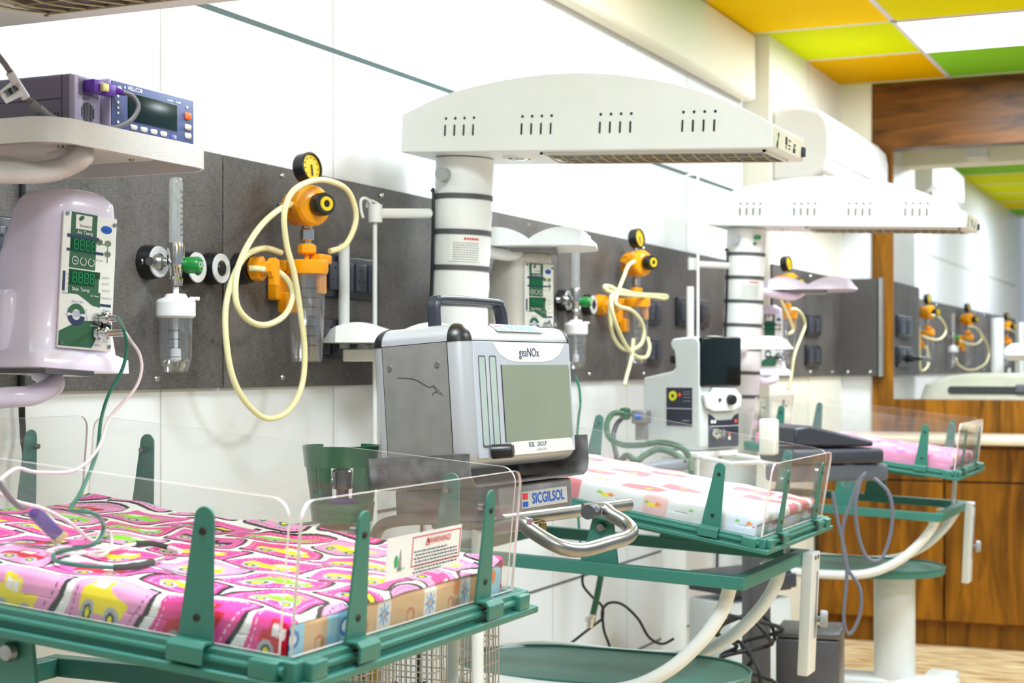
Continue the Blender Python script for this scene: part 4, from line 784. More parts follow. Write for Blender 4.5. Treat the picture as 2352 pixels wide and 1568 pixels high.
# ---- unit 3 ----
t = WU[3]
upper_tray(t, D(1852, 668, 6.6), 0.40, 0.34, R(16), pink_white, [D(1745, 668, 6.4), D(1790, 678, 6.5), D(1825, 680, 6.55), D(1850, 664, 6.6), D(1856, 655, 6.6)])
O3 = D(1777, 862, 6.75); M3 = Matrix.Translation(O3) @ Matrix.Rotation(R(50), 4, 'Z') @ Matrix.Translation((-0.01, 0.05, 0))
controller(M3, t, pink_white, False)
build(MB().tube([D(1735, 870, 6.6), D(1760, 876, 6.65), D(1780, 868, 6.75), M3 @ Vector((0, 0.05, 0))], 0.0165, 14, 8), 'controller_arm', pink_white, t, world=True)
c3 = D(1690, 802, 6.0); iv3 = D(1603, 780, 5.9)
lower_tray(t, c3, 0.40, 0.30, R(24), [D(1600, 804, 5.95), D(1660, 806, 6.1), D(1710, 803, 6.25)], (D(1585, 800, 5.9), D(1585, 658, 5.9)), ((iv3.x, iv3.y, 0.75), D(1603, 398, 5.9)),
           [[D(1603, 402, 5.9), D(1580, 402, 5.88), D(1566, 410, 5.86), D(1560, 425, 5.86)], [D(1603, 402, 5.9), D(1632, 395, 5.92), D(1646, 402, 5.94), D(1652, 392, 5.94)]], [D(1590, 606, 5.95), D(1672, 610, 6.15)])
# ================= MATTRESSES & PRINTED SHEETS =================
def box_sdf(x, y, hx, hy, r):
    qx, qy = np.abs(x) - hx + r, np.abs(y) - hy + r
    return np.minimum(np.maximum(qx, qy), 0) + np.hypot(np.maximum(qx, 0), np.maximum(qy, 0)) - r
def L_(c): return np.array(lin(c))
def put(C, m, c): C[m] = L_(c)
def hsh(i, j, k=0): v = np.sin(i * 127.1 + j * 311.7 + k * 74.7) * 43758.5453; return v - np.floor(v)
def print_cars(S, T):
    # S along bed, T across bed, metres. patchwork of tilted panels with vehicles
    C = np.empty(S.shape + (3,)); C[:] = L_((246, 244, 244))
    T = T + 0.047
    s = S + 0.009 * np.sin(T * 38) + 0.006 * np.sin(S * 51 + T * 23); t = T + 0.010 * np.sin(S * 34 + 1)
    cw, ch = 0.122, 0.096
    row = np.floor(t / ch); sh = s + (row % 2) * cw * 0.5; col = np.floor(sh / cw)
    x = sh - (col + 0.5) * cw; y = t - (row + 0.5) * ch; h = hsh(col, row); h2 = hsh(col, row, 1); h3_ = hsh(col, row, 2)
    sk = (h3_ - 0.5) * 0.5; xs = x + y * sk; ys = y + x * (h2 - 0.5) * 0.25
    d = box_sdf(xs, ys, cw * 0.435, ch * 0.41, 0.006)
    put(C, (d < 0.0062) & ((xs > cw * 0.28) | (ys < -ch * 0.30) | (h2 > 0.75)), (26, 24, 28))
    fill = d < 0.0; pink = h < 0.36
    put(C, fill & pink, (236, 60, 152)); put(C, fill & ~pink & (h < 0.8), (240, 158, 208)); put(C, fill & (h >= 0.8), (238, 96, 178))
    dd = np.abs(d + 0.006); stitch = (dd < 0.0008) & (np.sin((s + t) * 900) > -0.2)
    put(C, stitch & pink, (250, 220, 236)); put(C, stitch & ~pink, (70, 30, 60))
    # vehicle
    sc = 1.38; vx = x / sc * np.where(h2 > 0.5, 1, -1); vy = y / sc + 0.004
    body = (box_sdf(vx, vy + 0.0, 0.027, 0.0085, 0.004) < 0); cab = (box_sdf(vx + 0.006, vy - 0.0115, 0.0125, 0.0075, 0.003) < 0)
    win = (box_sdf(vx + 0.0105, vy - 0.0115, 0.0042, 0.0045, 0.001) < 0) | (box_sdf(vx + 0.0015, vy - 0.0115, 0.0038, 0.0045, 0.001) < 0)
    out = ((box_sdf(vx, vy, 0.0285, 0.010, 0.004) < 0) | (box_sdf(vx + 0.006, vy - 0.0115, 0.014, 0.009, 0.003) < 0))
    ck = np.floor(hsh(col, row, 5) * 6)
    cc = [(250, 226, 14), (250, 226, 14), (206, 18, 44), (36, 28, 34), (244, 70, 160), (140, 224, 30)]
    for k in range(6):
        m = (body | cab) & (ck == k); 
        if k == 4: put(C, out & (ck == k) & ~pink, (226, 24, 120)); put(C, m & pink, (246, 178, 216)); put(C, m & ~pink, (240, 60, 150))
        else: put(C, m, cc[k])
    put(C, win & cab, (250, 244, 250)); put(C, cab & win & (ck == 3), (250, 226, 14))
    # planes / extra accent on black ones
    put(C, (ck == 3) & (box_sdf(vx - 0.004, vy + 0.010, 0.006, 0.012, 0.003) < 0), (196, 20, 34))
    put(C, (ck == 5) & (np.abs(vy - 0.010) < 0.012) & (np.sin(vx * 1500) > 0.3) & (np.abs(vx - 0.016) < 0.010), (120, 210, 24))
    for wx_ in (-0.0155, 0.0155):
        r = np.hypot(vx - wx_, vy + 0.010)
        put(C, r < 0.0092, (176, 180, 190)); put(C, r < 0.0052, (28, 26, 30)); put(C, r < 0.003, (250, 230, 20))
    return C
def print_tan(S, T):
    C = np.empty(S.shape + (3,)); C[:] = L_((222, 176, 132))
    col = np.floor(S / 0.11); x = S - (col + .5) * 0.11; h = hsh(col, 3.0)
    w = h > 0.6; put(C, w & (np.abs(x) < 0.032), (150, 206, 232)); put(C, (~w) & (np.abs(x) < 0.016), (238, 232, 224))
    r = np.hypot(x - 0.01, (T - 0.026) * 1.3); put(C, (r < 0.014) & (r > 0.008) & w, (40, 116, 190)); put(C, (r < 0.008) & w, (236, 238, 240))
    a = np.arctan2(T - 0.024, x); rf = 0.010 + 0.004 * np.cos(a * 8); rr = np.hypot(x, T - 0.024); put(C, (~w) & (rr < rf), (70, 150, 214)); put(C, (~w) & (rr < 0.004), (222, 176, 132))
    r = np.hypot(x + 0.03, T - 0.034); put(C, (r < 0.011) & (hsh(col, 9.) > .4), (232, 128, 62))
    r = np.hypot(x + 0.048, T - 0.015); put(C, (r < 0.010) & (r > .007), (214, 110, 60))
    return C
def print_soft(S, T):
    C = np.empty(S.shape + (3,)); C[:] = L_((222, 224, 226))
    cw = 0.115; row = np.floor(T / cw); col = np.floor((S + (row % 2) * cw * .5) / cw); x = S + (row % 2) * cw * .5 - (col + .5) * cw; y = T - (row + .5) * cw; h = hsh(col, row)
    put(C, (h > .58) & (box_sdf(x, y, .05, .04, .014) < 0), (216, 128, 138)); put(C, (h < .2) & (np.hypot(x, y) < .045), (216, 226, 244))
    put(C, (h > .3) & (h < .58) & (box_sdf(x - .01, y + .01, .03, .03, .01) < 0) & (hsh(col, row, 8) > .4), (232, 188, 190))
    for k, (ox, oy, rr, c) in enumerate([(0, 0, .011, (246, 220, 40)), (.016, .003, .009, (240, 140, 50)), (-.012, .004, .007, (110, 200, 60)), (.028, -.002, .006, (220, 60, 70)), (.03, .03, .004, (200, 120, 200)), (-.035, -.03, .004, (246, 90, 90))]):
        put(C, (hsh(col, row, k) > .35) & (np.hypot((x - ox - (h - .5) * .03) * .75, (y - oy) * 1.7) < rr * .7), c)
    return C
def print_pink(S, T):
    C = np.empty(S.shape + (3,)); C[:] = L_((232, 150, 190))
    cw = 0.1; row = np.floor(T / cw); col = np.floor((S + (row % 2) * cw * .5) / cw); x = S + (row % 2) * cw * .5 - (col + .5) * cw; y = T - (row + .5) * cw; h = hsh(col, row)
    put(C, (h > .7) & (np.hypot(x, y) < .034), (250, 214, 232)); put(C, (h < .3) & (np.hypot(x + .01, y) < .026), (236, 110, 168))
    put(C, (np.hypot(x - .012, y - .008) < .013) & (hsh(col, row, 2) > .4), (250, 226, 30)); put(C, (np.hypot(x + .02, y + .014) < .009) & (hsh(col, row, 3) > .55), (50, 130, 214)); put(C, (np.hypot(x + .012, y - .022) < .008) & (hsh(col, row, 4) > .4), (224, 40, 110))
    return C
def sheet(name, M, label, cat_, fn, s0, s1, t0, t1, drop, th, step, rr=0.012, wr=0.003, far_lift=0.0, parent=None, wob=0.006, end_drop=0.0):
    Ss = np.arange(s0 - drop, s1 + end_drop + step / 2, step); Ts = np.arange(t0 - drop, t1 + drop + step / 2, step); S, T = np.meshgrid(Ss, Ts, indexing='ij')
    def fold(a, lo, hi):
        over = np.maximum(lo - a, 0) * -1 + np.maximum(a - hi, 0); ab = np.abs(over); sg = np.sign(over)
        ang = np.minimum(ab / rr, PI / 2); h = np.where(ab < rr * PI / 2, rr * np.sin(ang), rr); v = np.where(ab < rr * PI / 2, rr * (1 - np.cos(ang)), rr + ab - rr * PI / 2)
        return np.clip(a, lo, hi) + sg * h, v
    x, vx = fold(S, s0 + rr, s1 - rr); y, vy = fold(T, t0 + rr, t1 - rr)
    z = th - np.maximum(vx, vy)
    wn = wr * (np.sin(S * 31 + 3 * np.sin(T * 9)) * np.sin(T * 27 + 2 * np.sin(S * 13)) + 0.6 * np.sin(S * 63 + T * 47) * np.sin(T * 15)) ; wn = wn - wn.min() * 0.0
    top = (np.maximum(vx, vy) < rr * 0.6); z = z + wn * top + np.where(top, wr * 0.9, 0)
    y = y + np.where(vy > rr * .6, np.sign(T - (t0 + t1) / 2) * wob * np.abs(np.sin(S * 26 + 1.3 * np.sin(S * 11))) * np.clip(vy / 0.05, 0, 1), 0)
    hem = np.where(vy > th * .5, 0.004 * np.sin(S * 42), 0); z = np.maximum(z + hem, 0.0015)
    if far_lift:
        k = np.clip((T - (t1 - 0.06)) / 0.06, 0, 1); z = z + far_lift * np.sin(k * PI * .5) ** 2 * (0.65 + 0.35 * np.sin(S * 17 + .6)) * (T <= t1 + .02) ; 
    ni, nj = S.shape; V = np.stack([x, y, z], -1).reshape(-1, 3); idx = np.arange(ni * nj).reshape(ni, nj)
    Fc = np.stack([idx[:-1, :-1], idx[1:, :-1], idx[1:, 1:], idx[:-1, 1:]], -1).reshape(-1, 4)
    me = bpy.data.meshes.new(name); me.from_pydata(V.tolist(), [], Fc.tolist()); me.polygons.foreach_set('use_smooth', [True] * len(me.polygons))
    C = fn(S, T).reshape(-1, 3); at = me.color_attributes.new('print', 'FLOAT_COLOR', 'POINT'); at.data.foreach_set('color', np.concatenate([C, np.ones((len(C), 1))], 1).astype(np.float32).ravel())
    me.materials.append(vcol_mat(name + '_cloth')); me.update()
    o = bpy.data.objects.new(name, me); COL.objects.link(o)
    o.matrix_basis = M; RM[o] = M
    sd = o.modifiers.new('thickness', 'SOLIDIFY'); sd.thickness = 0.0012; sd.offset = 1
    if label: tag(o, label, cat_)
    return o
def mattress(i, label, fn_end, th, s0, s1, t0, t1):
    M = root_m(i) @ tray_m(i) @ Matrix.Translation((0, 0, -0.013))
    me_ = MB(); ms = []
    ni, nt = 4, 260
    # cushion body with printed outer end: dense grid around outer end
    S, T = np.meshgrid(np.arange(t0, t1 + 0.001, 0.002), np.arange(0, th + 0.0005, 0.002), indexing='ij'); rr = 0.008
    bev = np.maximum(rr - T, 0); bev2 = np.maximum(T - (th - rr), 0); xx = s1 - (rr - np.sqrt(np.maximum(rr ** 2 - bev ** 2, 0))) - (rr - np.sqrt(np.maximum(rr ** 2 - bev2 ** 2, 0)))
    xx = xx + 0.003 * np.sin(S * 24); V = np.stack([xx, S, T], -1).reshape(-1, 3); idx = np.arange(S.size).reshape(S.shape)
    Fc = np.stack([idx[:-1, :-1], idx[1:, :-1], idx[1:, 1:], idx[:-1, 1:]], -1).reshape(-1, 4).tolist(); C = fn_end(S, T).reshape(-1, 3)
    n0 = len(V); bx = [(s0, t0, 0), (s1 - .004, t0, 0), (s1 - .004, t1, 0), (s0, t1, 0), (s0, t0, th), (s1 - .004, t0, th), (s1 - .004, t1, th), (s0, t1, th)]
    V = V.tolist() + [list(p) for p in bx]; Fc += [[a + n0 for a in f] for f in ((3, 2, 1, 0), (4, 5, 6, 7), (0, 1, 5, 4), (2, 3, 7, 6), (3, 0, 4, 7))]
    C = np.concatenate([C, np.tile(L_((222, 176, 132)) if fn_end is print_tan else L_((214, 190, 200)), (8, 1))])
    me = bpy.data.meshes.new('mattress'); me.from_pydata(V, [], Fc); at = me.color_attributes.new('print', 'FLOAT_COLOR', 'POINT'); at.data.foreach_set('color', np.concatenate([C, np.ones((len(C), 1))], 1).astype(np.float32).ravel())
    me.materials.append(vcol_mat('mattress_cloth')); me.update(); o = bpy.data.objects.new('mattress', me); COL.objects.link(o); o.matrix_basis = M; RM[o] = M; tag(o, label, 'mattress'); return M
M = mattress(1, 'tan mattress with blue bear print showing at the nearest bed end', print_tan, 0.046, TA + 0.035, TB - 0.03, -TW + 0.035, TW - 0.035)
sheet('bed_sheet', M, 'bright pink patchwork sheet printed with cars on the nearest bed', 'bed sheet', print_cars, TA + 0.03, TB - 0.028, -TW + 0.031, TW - 0.031, 0.044, 0.048, 0.0015, wr=0.0022, far_lift=0.013, wob=0.003)
M = mattress(2, 'thin mattress under the white and salmon sheet of the middle bed', print_soft, 0.05, TA + 0.035, TB - 0.04, -TW + 0.035, TW - 0.035)
sheet('bed_sheet', M, 'white sheet with salmon patches and tiny yellow birds on the middle bed', 'bed sheet', print_soft, TA + 0.03, TB - 0.034, -TW + 0.031, TW - 0.031, 0.046, 0.052, 0.003, wr=0.002, wob=0.004, end_drop=0.012)
M = mattress(3, 'thin mattress under the pink sheet of the rearmost bed', print_pink, 0.05, TA + 0.035, TB - 0.04, -TW + 0.035, TW - 0.035)
sheet('bed_sheet', M, 'pale pink sheet with yellow and blue motifs on the rearmost bed', 'bed sheet', print_pink, TA + 0.03, TB - 0.034, -TW + 0.031, TW - 0.031, 0.048, 0.052, 0.004, wr=0.002, wob=0.003, end_drop=0.03)
# ================= PULSE OXIMETER =================
def ON(px, py, i, h):
    """point on the mattress plane of warmer i, h above the tray rim plane"""
    M = root_m(i) @ tray_m(i); o = M @ Vector((0, 0, h)); n = (M.to_3x3() @ Vector((0, 0, 1))); c = Vector((0, 0, CH)); d = D(px, py, 1) - c
    return c + d * ((o - c).dot(n) / d.dot(n))
OXY = 1.918
t = thing('pulse_oximeter', 'mauve grey pulse oximeter with slate blue front on the nearest beige shelf', 'monitor', (-1.585, OXY, zt_), rz=R(90))
W_, H_, D_ = 0.280, 0.080, 0.15
build(MB().rbox((W_ / 2, D_ / 2 + 0.004, H_ / 2 + 0.002), (W_, D_, H_), 0.005), 'case', ox_body, t)
g = MB(); g.b2((-0.0006, 0.021, 0.003), (0.0, 0.0225, 0.08)); g.b2((-0.0006, 0.0225, 0.044), (0.0, 0.15, 0.0455))
for k in range(3): g.b2((-0.0008, 0.028 + k * 0.0055, 0.008), (0.0, 0.0305 + k * 0.0055, 0.024))
build(g, 'case_gaps', ox_dark, t)
fb = build(MB().rbox((0.031, 0.004, H_ / 2 + 0.001), (0.062, 0.012, H_ - 0.002), 0.003), 'port_panel', ox_bezel, t)
g = MB()
for k in range(-4, 5): hh = math.sqrt(max(0, 0.0155 ** 2 - (k * 0.0034) ** 2)); g.b2((0.030 + k * 0.0034 - 0.0009, -0.0026, 0.026 - hh), (0.030 + k * 0.0034 + 0.0009, -0.0019, 0.026 + hh))
build(g, 'speaker_slots', black_plastic, fb)
build(textmb('SpO2', 0.0062, (0.025, -0.0022, 0.0465), (1, 0, 0), (0, 0, 1)), 'lettering', text_dark, fb)
build(MB().b2((0.009, -0.0026, 0.0505), (0.055, -0.0019, 0.076)), 'socket', ox_body, fb)
bz = build(MB().rbox((0.172, -0.004, H_ / 2 + 0.002), (0.218, 0.026, H_ + 0.002), 0.003), 'front_bezel', ox_bezel, t)
build(MB().rbox((0.172, -0.0175, H_ / 2 + 0.002), (0.211, 0.002, H_ - 0.005), 0.0008), 'front_panel', ox_face, bz)
build(MB().rbox((0.168, -0.019, 0.045), (0.126, 0.002, 0.043), 0.001), 'screen', dark_glass, bz)
for k in range(4): build(MB().rbox((0.117 + k * 0.0255, -0.0205, 0.0145), (0.015, 0.006, 0.008), 0.003), 'button', beige_btn, bz)
build(MB().rbox((0.222, -0.0195, 0.0125), (0.013, 0.004, 0.008), 0.003), 'button', mat('dim_purple_button', (96, 92, 140), 0.4), bz)
build(MB().rbox((0.259, -0.0205, 0.052), (0.015, 0.006, 0.012), 0.004), 'silence_button', orange_btn, bz)
for zz in (0.034, 0.02): build(MB().rbox((0.259, -0.0205, zz), (0.015, 0.006, 0.0095), 0.003), 'arrow_button', beige_btn, bz)
q = MB(); q.cyl((0.259, -0.018, 0.0665), (0.259, -0.0196, 0.0665), 0.0022, n=12)
for zz in (0.066, 0.058, 0.048, 0.040, 0.032, 0.018): q.cyl((0.081, -0.018, zz), (0.081, -0.0194, zz), 0.0021, n=12)
build(q, 'indicator_lamps', text_white, bz); build(MB().cyl((0.083, -0.018, 0.069), (0.083, -0.021, 0.069), 0.0045), 'brightness_button', beige_btn, bz)
T = textmb('HELLCOR', 0.0086, (0.122, -0.0192, 0.0735), (1, 0, 0), (0, 0, 1), bold=0.0001); T.prism([(0, -.003), (.002, 0), (0, .003), (-.002, 0)], (0.098, -0.0188, 0.0735), (1, 0, 0), (0, 0, 1), 0.0003)
textmb('OxiMax', 0.0048, (0.212, -0.0192, 0.0705), (1, 0, 0), (0, 0, 1), T); textmb('N-600', 0.0048, (0.234, -0.0192, 0.0705), (1, 0, 0), (0, 0, 1), T); textmb('?/i', 0.006, (0.222, -0.022, 0.0125), (1, 0, 0), (0, 0, 1), T)
build(T, 'lettering', text_white, bz)
# probe plug + cable
def wp(M, p): return RM[M] @ Vector(p)
tp_ = thing('probe_cable', 'purple plug with grey cable in the front of the pulse oximeter', 'cable', wp(t, (0.04, -0.01, 0.06)), rz=R(90))
b_ = MB(); b_.rbox((-0.012, -0.004, 0.004), (0.022, 0.022, 0.02), 0.003); b_.rbox((0.010, -0.012, 0.002), (0.026, 0.018, 0.018), 0.003)
pb_ = build(b_, 'plug', purple, tp_); build(MB().rbox((-0.004, -0.019, 0.003), (0.014, 0.008, 0.012), 0.002), 'latch', pale_yellow, pb_)
pr = [(0, 0)]
for k in range(9): pr += [(0.0062 - 0.0003 * k, 0.0025 * k), (0.0062 - 0.0003 * k, 0.0025 * k + 0.0014), (0.0048 - 0.0003 * k, 0.0025 * k + 0.0015), (0.0048 - 0.0003 * k, 0.0025 * k + 0.0024)]
build(MB().lathe(pr + [(0, 0.0225)], (0.021, -0.014, 0.004), (0.9, -0.45, -0.18), 14), 'strain_relief', purple, pb_)
build(MB().tube([(0.036, -0.022, 0.002), (0.045, -0.034, -0.004), (0.050, -0.040, -0.020), (0.040, -0.038, -0.038), (0.022, -0.032, -0.051), (0.004, -0.026, -0.057), (-0.03, -0.018, -0.0575)], 0.0036), 'cord', grey_cable, tp_)
# thick grey cable with barcode tag, far left
tc = thing('tagged_cable', 'grey cable with white barcode tag coming down onto the nearest beige shelf', 'cable', D(60, 240, 2.3))
pp = [D(-60, 60, 2.22), D(-10, 120, 2.26), D(20, 160, 2.28), D(50, 210, 2.30), D(78, 240, 2.31)]
build(MB().tube(pp, 0.0042), 'cord', grey_cable, tc, world=True)
build(MB().cyl(D(22, 166, 2.28), D(60, 225, 2.302), 0.0062), 'sleeve', mat('clear_sleeve', (200, 196, 198), 0.3), tc, world=True)
build(MB().cyl(D(72, 236, 2.305), D(92, 255, 2.31), 0.0068).tube([D(86, 248, 2.308), D(110, 268, 2.32), D(140, 284, 2.33)], 0.0075, 12, 4), 'connector', grey_cable, tc, world=True)
def quad(name, P4, m, par, th=0.0006):
    a, b, c_, d_ = P4; n = (b - a).cross(d_ - a).normalized() * th; q = MB().add([a, b, c_, d_] + [p + n for p in P4], [(0, 1, 2, 3), (7, 6, 5, 4), (0, 4, 5, 1), (1, 5, 6, 2), (2, 6, 7, 3), (3, 7, 4, 0)])
    return build(q, name, m, par, world=True)
tgo = quad('tag', [D(-4, 212, 2.295), D(34, 180, 2.29), D(54, 218, 2.288), D(14, 238, 2.293)], text_white, tc)
q = MB(); rr = random.Random(1)
for k in range(14):
    f = 0.14 + 0.055 * k; a = D(4 + 36 * f, 214 + (190 - 214) * f, 2.286); b = D(14 + 36 * f, 232 + (208 - 232) * f, 2.286); q.tube([a, a.lerp(b, 0.75)], rr.choice([0.0003, 0.0007]), 4, 0)
build(q, 'barcode', text_dark, tgo, world=True)
xx = (D(54, 218, 2.28) - D(14, 238, 2.28)).normalized() * -1; yy = (D(34, 180, 2.28) - D(54, 218, 2.28)).normalized() * -1
build(textmb('21E100610', 0.0075, D(20, 206, 2.284), xx, yy), 'tag_lettering', text_dark, tgo, world=True)
# patient cables from the nearest controller
Pl = lambda a, b, y: M1 @ Vector((-0.0555 + 0.111 * a + 0.42 * y, -0.0537 - y * 0.9, 0.256 - 0.222 * b))
g0 = M1 @ Vector((0.022 + 0.015, -0.0537 - 0.034, 0.256 - 0.222 * .765 + .002)); w0 = M1 @ Vector((0.022 + 0.022, -0.0537 - 0.046, 0.256 - 0.222 * .875 + .003))
hm = 0.0445
gp = [g0, D(284, 755, 2.36), D(291, 800, 2.35), D(280, 850, 2.33), D(250, 905, 2.3), D(232, 965, 2.25), D(222, 1040, 2.15), D(188, 1125, 2.0), D(163, 1168, 1.97), D(185, 1174, 1.95), D(222, 1182, 1.94)] + [ON(x, y, 1, hm + e) for x, y, e in ((238, 1213, .03), (218, 1248, .02), (168, 1260, .01), (126, 1272, .0), (128, 1287, .0), (180, 1298, 0), (262, 1303, 0))]
t = thing('temperature_probe', 'green sensor cable hanging from nearest controller and coiled on the pink sheet', 'cable', gp[5])
build(MB().tube(gp, 0.0026, 10, 8), 'cord', green_cable, t, world=True); build(MB().tube([gp[-1], ON(310, 1300, 1, hm), ON(350, 1290, 1, hm)], 0.0042, 10), 'sleeve', black_rubber, t, world=True)
build(MB().cyl(ON(349, 1290, 1, hm), ON(372, 1282, 1, hm), 0.0036), 'tip', chrome, t, world=True)
wpp = [w0, D(300, 782, 2.37), D(320, 812, 2.36), D(325, 850, 2.35), D(308, 895, 2.32), D(252, 960, 2.25), D(225, 1030, 2.15), D(172, 1080, 2.05), D(85, 1084, 1.97), D(38, 1076, 1.93), D(-2, 1106, 1.9), D(-6, 1130, 1.9), D(40, 1152, 1.93), D(100, 1168, 1.97), D(160, 1200, 1.99)] + [ON(x, y, 1, hm + e) for x, y, e in ((205, 1238, .012), (222, 1240, .01), (232, 1222, .01), (252, 1222, .0), (255, 1255, .0), (230, 1276, 0), (190, 1266, 0), (150, 1256, 0), (108, 1266, 0), (150, 1270, 0), (230, 1266, 0), (312, 1248, 0))]
t = thing('skin_probe', 'pinkish white sensor cable looping from nearest controller down to the pink sheet', 'cable', wpp[5])
build(MB().tube(wpp, 0.0023, 10, 8), 'cord', pink_cable, t, world=True); build(MB().tube([wpp[-1], ON(350, 1248, 1, hm), ON(390, 1258, 1, hm)], 0.0038, 10), 'sleeve', black_rubber, t, world=True)
build(MB().cyl(ON(389, 1258, 1, hm), ON(414, 1266, 1, hm), 0.0036), 'tip', text_white, t, world=True)
# purple connector resting on the sheet
e0 = ON(130, 1226, 1, hm + 0.012); e1 = D(88, 1185, (e0 - Vector((0, 0, CH))).dot(Vector((-sn, cs, 0))) - 0.01); e2 = D(48, 1165, 1.93)
t = thing('sensor_connector', 'purple sensor connector with clear yellowish end lying on the pink sheet', 'connector', e0)
ax = (e1 - e0).normalized(); rt = ax.to_track_quat('X', 'Z').to_matrix()
bd = build(MB().rbox((e0 + e1) / 2 + ax * 0.004, (0.046, 0.02, 0.017), 0.003, rot=rt), 'shell', purple, t, world=True)
build(MB().rbox(e0 + ax * 0.016, (0.046, 0.024, 0.021), 0.003, rot=rt), 'clear_cover', jar_clear, bd, world=True); build(MB().rbox(e0 - ax * 0.006, (0.008, 0.02, 0.016), 0.002, rot=rt), 'end_cap', pale_yellow, t, world=True)
build(MB().lathe(pr + [(0, 0.0225)], e1 + ax * 0.004, e2 - e1, 14), 'strain_relief', purple, t, world=True)
build(MB().tube([e1 + ax * 0.02, e2, D(20, 1140, 1.9), D(0, 1112, 1.88), D(-40, 1060, 1.85)], 0.0036), 'cord', grey_cable, t, world=True)
# ================= ACRYLIC WARNING LABEL (nearest bed end panel) =================
TM = root_m(1) @ tray_m(1) @ Matrix.Translation((TB - 0.012, -TW, 0)) @ Matrix.Rotation(PI / 2, 4, 'Z')
# local x along width, front -y.  label spans px 877..1058
def loc(px, py):
    o = TM @ Vector((0, 0, 0)); n = TM.to_3x3() @ Vector((0, 1, 0)); c = Vector((0, 0, CH)); d = D(px, py, 1) - c; return TM.inverted() @ (c + d * ((o - c).dot(n) / d.dot(n)))
la, lb_ = loc(880, 1344), loc(1058, 1203); lx0, lx1, lz0, lz1 = la.x, lb_.x, la.z + 0.004, lb_.z
lt = thing('warning_sticker', 'white WARNING sticker with red frame on the clear end panel of nearest bed', 'sticker', M=TM)
build(MB().b2((lx0, -0.0020, lz0), (lx1, -0.0012, lz1)), 'sticker_base', text_white, lt)
fx0 = lx0 + (lx1 - lx0) * 0.32; q = MB(); w_ = 0.0012; yb = -0.0026; a0, a1, c0_, c1_ = fx0, lx1 - 0.003, lz0 + 0.010, lz1 - 0.004
for A_, B_ in (((a0, c0_), (a1, c0_ + w_)), ((a0, c1_ - w_), (a1, c1_)), ((a0, c0_), (a0 + w_, c1_)), ((a1 - w_, c0_), (a1, c1_))): q.b2((A_[0], yb, A_[1]), (B_[0], -0.0020, B_[1]))
build(q, 'red_frame', text_red, lt)
T = MB(); textmb('WARNING!', 0.0105, ((a0 + a1) / 2 + 0.006, yb, c1_ - 0.0085), (1, 0, 0), (0, 0, 1), T, bold=0.0001, sx=1.15)
tx0 = (a0 + a1) / 2 - 0.030
for p0, p1 in (((0, 0), (0.009, 0)), ((0.009, 0), (0.0045, 0.0085)), ((0.0045, 0.0085), (0, 0)), ((0.0045, 0.003), (0.0045, 0.006))): T.tube([(tx0 + p0[0], yb, c1_ - 0.0125 + p0[1]), (tx0 + p1[0], yb, c1_ - 0.0125 + p1[1])], 0.0006, 5, 0)
build(T, 'heading', text_red, lt)
T = MB(); rr = random.Random(9)
for ln in range(7):
    x = a0 + 0.006 + (0.004 if ln in (1, 3, 4, 5) else 0); zz = c1_ - 0.0195 - ln * 0.0042
    end = a1 - 0.005 if ln not in (0, 6) else a0 + (a1 - a0) * (0.72 if ln == 0 else 0.62)
    while x < end: w = rr.uniform(0.003, 0.008); w = min(w, end - x); T.b2((x, yb, zz), (x + w, -0.0021, zz + 0.0015)); x += w + 0.0028
build(T, 'text_lines', text_dark, lt)
q = MB(); lcx = (lx0 + fx0) / 2 - 0.004; lcz = (lz0 + lz1) / 2 - 0.004; q.prism([(0.0042 * math.cos(R(a)), 0.0075 * math.sin(R(a))) for a in range(0, 360, 20)], (lcx - 0.004, -0.0024, lcz), (1, 0, 0), (0, 0, 1), 0.0004); build(q, 'green_mark', mat('logo_green', (20, 168, 92), 0.4), lt)
q = MB(); q.prism([(0, -0.012), (0.010, -0.012), (0.006, 0.014)], (lcx, -0.0024, lcz), (1, 0, 0), (0, 0, 1), 0.0004); build(q, 'grey_mark', mat('logo_grey', (150, 140, 150), 0.4), lt); build(textmb('Shreeyash', 0.0045, (lcx + 0.009, -0.0024, lcz - 0.009), (1, 0, 0), (0, 0, 1)), 'lettering', mat('logo_green', (20, 168, 92), 0.4), lt)
# ================= GAS ANALYSER ON TROLLEY =================
w, dpt, h = 0.405, 0.195, 0.25; AO = D(1079, 1080, 2.7)
AM = Matrix.Translation(AO) @ Matrix.Rotation(R(84.2), 4, 'Z') @ Matrix.Rotation(R(-4), 4, 'X')
t = thing('gas_analyser', 'silver box-shaped gas analyser with black carry handle and greenish screen', 'medical monitor', M=AM)
rr_ = 0.03
rings = []
for k in range(0, 7): a = PI / 2 * k / 6; ins = rr_ * (1 - math.sin(a)); rings.append((rr_ * (1 - math.cos(a)), w / 2, dpt / 2, w - 2 * ins, dpt - 2 * ins, max(0.004, rr_ - ins)))
r2 = [(h - z, cx, cy, ww, dd, r) for z, cx, cy, ww, dd, r in rings][::-1]
body = build(MB().loft(rings + r2), 'casing', alu, t, ang=60)
q = MB()
for z in (h - 0.0305,): q.add([], []); 
q.prism(rrect(w + 0.0006, dpt + 0.0006, rr_, 6, w / 2, dpt / 2), (0, 0, h - 0.0308), (1, 0, 0), (0, 1, 0), 0.0012)
q.b2((-0.0004, 0.030, 0.03), (0.0004, 0.0312, h - 0.03)); q.b2((-0.0004, dpt - 0.0312, 0.03), (0.0004, dpt - 0.030, h - 0.03)); q.b2((w - 0.0004, 0.030, 0.03), (w + 0.0004, 0.0312, h - 0.03))
build(q, 'seam', black_plastic, t)
build(MB().b2((-0.0010, 0.0316, 0.028), (0.0006, dpt - 0.0316, h - 0.0315)), 'side_panel', alu_side, t)
